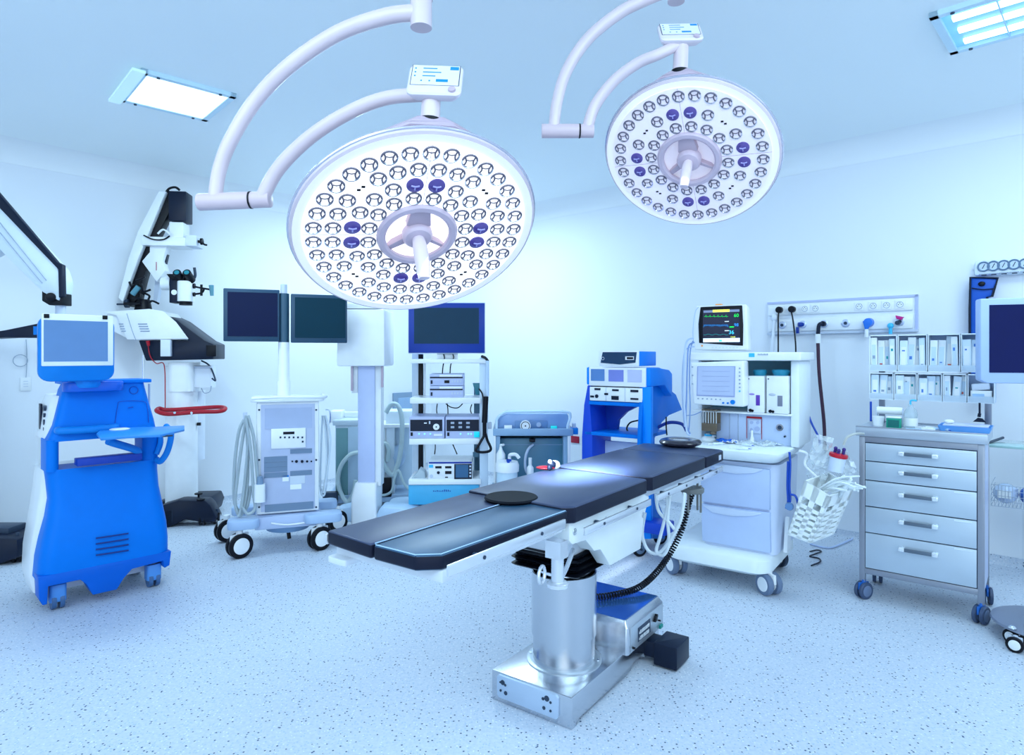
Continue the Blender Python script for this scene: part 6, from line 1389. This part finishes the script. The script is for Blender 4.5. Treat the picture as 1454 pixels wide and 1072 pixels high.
# sterile packs standing in the bins: one source, copied
def pack_mesh(w_, h_, seed):
    rr = random.Random(seed); q = MB(); q.loft([[Vector((x, y, z)) for x, y in ((0, 0), (w_, 0), (w_, .010), (0, .010))] for z in (0, h_)])
    b1 = q.build('pack', [PAP, mat('pack_ice', (.62, .76, .90), .4), mat('pack_print', (.35, .48, .72), .5)][0], None, bev=.002); d = b1.data; bpy.data.objects.remove(b1); return d
rr = random.Random(77)
meshes = [pack_mesh(.020, 1.0, s) for s in range(2)]
pm2 = mat('pack_ice', (.56, .72, .90), .35); pm4 = mat('pack_frost', (.70, .82, .93), .3); pm3 = mat('pack_shadow', (.30, .42, .66), .4); marks = [mat('print_blue', (.08, .22, .62), .5), mat('print_grey', (.30, .38, .50), .5), mat('print_teal', (.0, .35, .40), .5), mat('print_red', (.6, .12, .1), .5)]
for (xa, xb, za, zb_2, ri, k) in bins:
    n = 4 if ri == 0 else 3; wd = (xb - xa - .012) / n; hmax = zb_2 - za
    if ri == 1 and k == 4: n = 0
    lab = 'sterile pouch standing in the %s bin of the %s rack row' % (ordn[k], 'upper' if ri == 0 else 'lower')
    for j in range(n):
        h = hmax * rr.uniform(.86, .99); w_ = wd * rr.uniform(.92, 1.25); lean = rr.uniform(-5, 5); y_ = yf + .012 + .015 * (j % 3)
        if ri == 1 and k == 3 and j == 2: lean = 22
        w_ = min(w_, xb - xa - .012 - j * wd - .004); lean = lean if 0 < j < n - 1 else lean * .25
        p0 = Dc.world((xa + .006 + j * wd, y_, 0)); f2 = Fr(p0.x, p0.y, -39.8, za); o = f2.thing('sterile_pouch', lab, 'sterile pouch', 'sterile pouches, %s bin, %s row' % (ordn[k], 'upper' if ri == 0 else 'lower'))
        Mx = ry(lean).to_4x4(); pm = (PAP, pm4, PAP, pm2, pm4)[rr.randrange(5)]
        MB().loft([rrect(0, w_, 0, .012, .003, z, 2) for z in (0.002, h)]).build('wrapper', pm, o, M=Mx)
        MB().box(w_ * .18, w_ * .82, -.0008, .0, h * .12, h * .78).build('paper_window', (pm2 if pm is PAP else PAP), o, M=Mx)
        mz = rr.uniform(.15, .8) * h; MB().box(w_ * .3, w_ * rr.uniform(.5, .7), -.0016, -.0006, mz, mz + rr.uniform(.006, .02)).build('printed_mark', marks[(0, 1, 1, 0, 2, 1, 3)[rr.randrange(7)]], o, M=Mx)
(xa, xb, za, zb_2, ri, k) = bins[-1]
c = Dc.world(((xa + xb) / 2, yf + .045, 0)); f2 = Fr(c.x, c.y, -39.8, za); o = f2.thing('dressing_pack', 'stack of white wrapped dressings in the rightmost lower rack bin', 'dressing pack'); hw = (xb - xa) / 2 - .012
MB().rbox(-hw, hw, -.03, .03, 0.001, (zb_2 - za) * .42, .01).build('folded_pack', PAP, o, bev=.004); MB().box(-hw * .9, hw * .8, -.03, .03, (zb_2 - za) * .44, (zb_2 - za) * .7, ry(-6)).build('folded_pack', WS, o, bev=.006); MB().box(-hw * .8, hw * .3, -.032, -.028, .01, (zb_2 - za) * .3).build('blue_label', PAPB, o)
# hanging pen-like tools on the rack
xx = dy(1237, 570, yf)[0]; q = MB(); q.cyl((xx, yf - .01, dy(1237, 598, yf)[1]), (xx, yf - .01, dy(1237, 570, yf)[1]), .006); Dc.solo(q, 'blue_strap', BLC, 'thin blue strap hanging at the left end of the bin rack', 'strap')
xx = dy(1391, 570, yf)[0]; q = MB(); zt_ = dy(1391, 572, yf)[1]; q.cyl((xx, yf, dy(1391, 588, yf)[1]), (xx, yf, zt_), .005); q.cyl((xx - .003, yf, dy(1390, 592, yf)[1]), (xx, yf, dy(1391, 587, yf)[1]), .008); q.prism([(xx - .03, dy(1390, 599, yf)[1]), (xx + .03, dy(1390, 599, yf)[1]), (xx + .012, dy(1390, 594, yf)[1]), (xx - .008, dy(1390, 593, yf)[1])], 'y', yf - .01, yf + .01)
Dc.solo(q, 'hanging_tool', NV, 'dark pear-shaped tool on a strap hanging under the right of the bin rack', 'hanging tool')
# things on the steel top
def onT(px, py, y): x_ = dy(px, py, y)[0]; return x_
def tfr(px, y, deg=-39.8): x_ = onT(px, 605, y); c = Dc.world((x_, y, 0)); return Fr(c.x, c.y, deg, zT1 + .0008)
o_f = tfr(1270, .06); o = o_f.thing('green_carton', 'small green and white carton at the left of the steel cart top', 'carton'); MB().box(-.038, .034, -.02, .02, 0, .055).build('carton', GRN, o, bev=.002); MB().box(-.030, .026, -.0215, -.018, .005, .045).build('dark_face', mat('green_dark', (.0, .14, .13), .5), o); MB().box(-.038, .034, -.02, .02, .055, .063).build('white_flap', PAP, o, bev=.002)
o_f = tfr(1247, .12); o = o_f.thing('paper_cup', 'white cup behind the green carton at the left corner of the steel cart', 'cup'); MB().lathe([(.026, 0), (.032, .055), (.030, .055), (.024, .004)], seg=24).build('cup', W2, o)
o_f = tfr(1258, .20); o = o_f.thing('swab_roll', 'white roll holder behind the cup on the steel cart', 'roll holder'); MB().cyl((-.045, 0, .085), (.085, 0, .085), .022).build('roll', W, o); MB().box(-.05, -.044, -.02, .02, 0, .10).build('bracket', LG, o, bev=.002); MB().box(.084, .09, -.02, .02, 0, .10).build('bracket', LG, o, bev=.002)
o_f = tfr(1293, .14); o = o_f.thing('clear_bottle', 'clear pump bottle with white label standing behind the steel cart top centre', 'bottle'); MB().lathe([(.033, 0), (.035, .008), (.035, .075), (.028, .10), (.012, .115), (.011, .13)], seg=28).build('bottle_body', mat('bottle_clear', (.72, .86, .93), .08, trans=.5, alpha=.6), o); MB().lathe([(.0357, .01), (.0357, .055)], seg=28, cap=False).build('label_band', PAP, o); MB().tube([(0, 0, .13), (0, 0, .15), (.01, 0, .155), (.03, 0, .153)], .005, seg=8).build('pump', CY, o)
o_f = tfr(1373, .14); o = o_f.thing('blue_tray', 'light blue instrument tray on the right of the steel cart top', 'tray')
tw = .115; q = MB(); q.loft([rrect(-tw, tw * .9, -.09, .09, .01, 0), rrect(-tw - .01, tw * .9 + .01, -.10, .10, .012, .03), rrect(-tw - .006, tw * .9 + .006, -.096, .096, .012, .03), rrect(-tw + .004, tw * .9 - .004, -.086, .086, .01, .004)]); q.build('tray', mat('tray_azure', (.12, .36, .80), .3), o); MB().box(-tw + .01, tw * .85, -.06, .085, .026, .034).build('lid_sheet', mat('lid_lilac', (.62, .68, .90), .3), o, bev=.003); MB().ball((-.08, .0, .045), .02, 1.2, .9, .6).build('gauze_ball', PAP, o)
ampl = ['small ampoule lying nearest the clear bottle on the steel cart', 'small ampoule lying second from the clear bottle on the steel cart', 'small ampoule lying mid steel cart, just left of the blue tray', 'small ampoule touching the blue tray on the steel cart']
for k, (px, y_, dg) in enumerate(((1308, .08, 20), (1322, .10, -35), (1335, .07, 5), (1344, .05, -50))):
    o_f = tfr(px, y_, dg - 40); o = o_f.thing('ampoule', ampl[k], 'ampoule', 'ampoules on the steel cart'); MB().cyl((-.03, 0, .008), (.02, 0, .008), .007, seg=12).build('ampoule_body', (PLAS, W, PAPB, BLC)[k] if k < 3 else PAPB, o); MB().cyl((.02, 0, .008), (.034, 0, .008), .004, .002, 8).build('ampoule_tip', BLC if k % 2 else LG, o)
q = MB(); q.rbox(-.03, .03, -.02, .02, 0, .012, .008); o_f = tfr(1318, .03, -60); o_f.solo(q, 'swab', PAP, 'small white folded swab near the front edge of the steel cart top', 'swab')
q = MB(); q.box(-.045, .03, -.018, .018, 0, .004); o_f = tfr(1300, .03, -30); o_f.solo(q, 'blue_packet', PAPB, 'flat pale blue packet near the front edge of the steel cart top', 'packet')

# ================================================================== GLASS SHELF AND WIRE BASKET RIGHT OF THE CART
Sh = Fr(3.0, 3.78, -41)
t = Sh.thing('glass_trolley', 'trolley with a greenish glass top and wire basket, cut off by the right edge', 'trolley')
x0, z1 = Sh.y(1404, 632, 0); gx1 = Sh.y(1500, 640, 0)[0]
MB().box(x0, gx1, .0, .36, z1 - .012, z1 + .002).build('glass_top', mat('green_glass', (.42, .66, .66), .08, coat=.5), t, bev=.002)
MB().cyl((x0 - .01, .05, z1 + .006), (x0 + .05, .30, z1 + .02), .008).build('end_bar', DG, t)
zb_2 = Sh.y(1404, 688, 0)[1]; zb0_ = Sh.y(1404, 718, 0)[1]
wb = MB()
for k in range(5):
    z = zb0_ + (zb_2 - zb0_) * k / 4; wb.tube([(x0 + .01, .02, z), (gx1, .02, z)], .0016, seg=5, n=1); wb.tube([(x0 + .01, .02, z), (x0 + .01, .32, z)], .0016, seg=5, n=1)
for k in range(18): x = x0 + .01 + k * (gx1 - x0 - .02) / 17; wb.tube([(x, .02, zb_2), (x, .02, zb0_), (x, .32, zb0_)], .0014, seg=5, n=1)
wb.build('wire_basket', MG, t)
for x in (x0 + .35, gx1 - .02): MB().box(x, x + .025, .30, .325, 0, z1 - .012).build('rear_leg', sm_, t, bev=.002)
q = MB(); rr = random.Random(9)
pk = [(mat('pack_film', (.55, .66, .86), .25), 'clear film pack nearest the steel cart in the wire basket'), (mat('pack_navy', (.04, .14, .52), .3), 'dark blue pack on top in the wire basket'), (mat('pack_pale', (.45, .60, .90), .3), 'pale blue pack in the middle of the wire basket')]
for k, (m, lab) in enumerate(pk):
    c = Sh.world((x0 + .075 + k * .125, .12, 0)); f2 = Fr(c.x, c.y, -41 + k * 6, zb0_ + .006); o = f2.thing('film_pack', lab, 'pack', 'packs in the wire basket'); g_ = MB()
    hb = (zb_2 - zb0_) / 2; g_.ball((0, -.02, hb), .055, 1.15, 1.2, hb / .058, 14); g_.ball((.02, -.03, hb * 1.5), .035, 1.2, 1, .5, 12)
    g_.build('pack', m, o); MB().box(-.035, .03, -.094, -.080, hb * .7, hb * 1.4, rx(-4)).build('pack_label', (PAP, W, BLC)[k], o)

# ================================================================== NEAR MONITOR STAND AT THE RIGHT EDGE
Nf = Fr(at(1500, 890, 2.95).x, 2.95, -20)
cx_, cy_ = Nf.o.x, Nf.o.y
g0 = gnd(1418, 884, .09)
R0 = .24
Nf = Fr(g0.x + R0 * 1.0, g0.y - .02, -18)
t = Nf.thing('monitor_stand', 'grey framed monitor on a round pewter base plate, cut off by the right edge', 'monitor stand')
MB().lathe([(.02, .070), (R0 - .015, .072), (R0, .080), (R0 - .004, .090), (R0 - .03, .096), (.02, .102)], seg=64).build('base_plate', mat('pewter', (.28, .32, .42), .35, metal=.5), t)
MB().cyl((0, .0, .10), (0, .0, 1.45), .024).build('pole', ST, t)
bl_p = Nf.z(1437, 891, .097); MB().lathe([(.018, .096), (.012, .104), (.006, .106)], (bl_p[0], bl_p[1], 0), seg=16).build('bolt', CH, t)
for a in (200, 320, 80):
    x_, y_ = .19 * math.cos(math.radians(a)), .19 * math.sin(math.radians(a)); caster(t, x_, y_, .036, .022, 40, ztop=.075, mf=LG, mt=BK, mh=W)
x_, y_ = Nf.z(1441, 915, .04); caster(t, x_ + .01, y_ + .02, .036, .022, 60, ztop=.075, mf=LG, mt=BK, mh=W)
a0 = Nf.y(1392, 424, -.12); a1 = Nf.y(1392, 544, -.12); wz_ = .58
msx = a0[0]
fr2 = MB(); fr2.prism([(msx, a1[1] + .015), (msx, a0[1]), (msx + wz_, a0[1] + .0), (msx + wz_, a1[1] + .015), (msx + wz_ - .02, a1[1]), (msx + .03, a1[1])], 'y', -.12, -.05)
mf_ = fr2.build('monitor_frame', mat('frame_sky', (.42, .56, .86), .4), t, bev=.008)
s0 = Nf.y(1405, 433, -.123); s1 = Nf.y(1405, 529, -.123); MB().box(s0[0], msx + wz_ - .045, -.124, -.118, s1[1], s0[1]).build('screen', mat('screen_indigo', (.006, .012, .085), .35, spec=.1), mf_)
MB().box(msx + .2, msx + .38, -.05, .02, (a0[1] + a1[1]) / 2 - .06, (a0[1] + a1[1]) / 2 + .06).build('mount', LG, t, bev=.004)

# clear hose lying behind, from the anaesthesia machine to the wall
q = MB(); q.tube([Vector(gnd(px, py, .008)) for px, py in ((1150, 772), (1175, 778), (1195, 772), (1215, 762), (1240, 745))], .007, seg=8)
o = q.build('floor_hose', mat('hose_clearblue', (.55, .66, .92), .3), None); tag(o, 'pale blue hose lying on the floor between the white machine and the steel cart', 'hose')
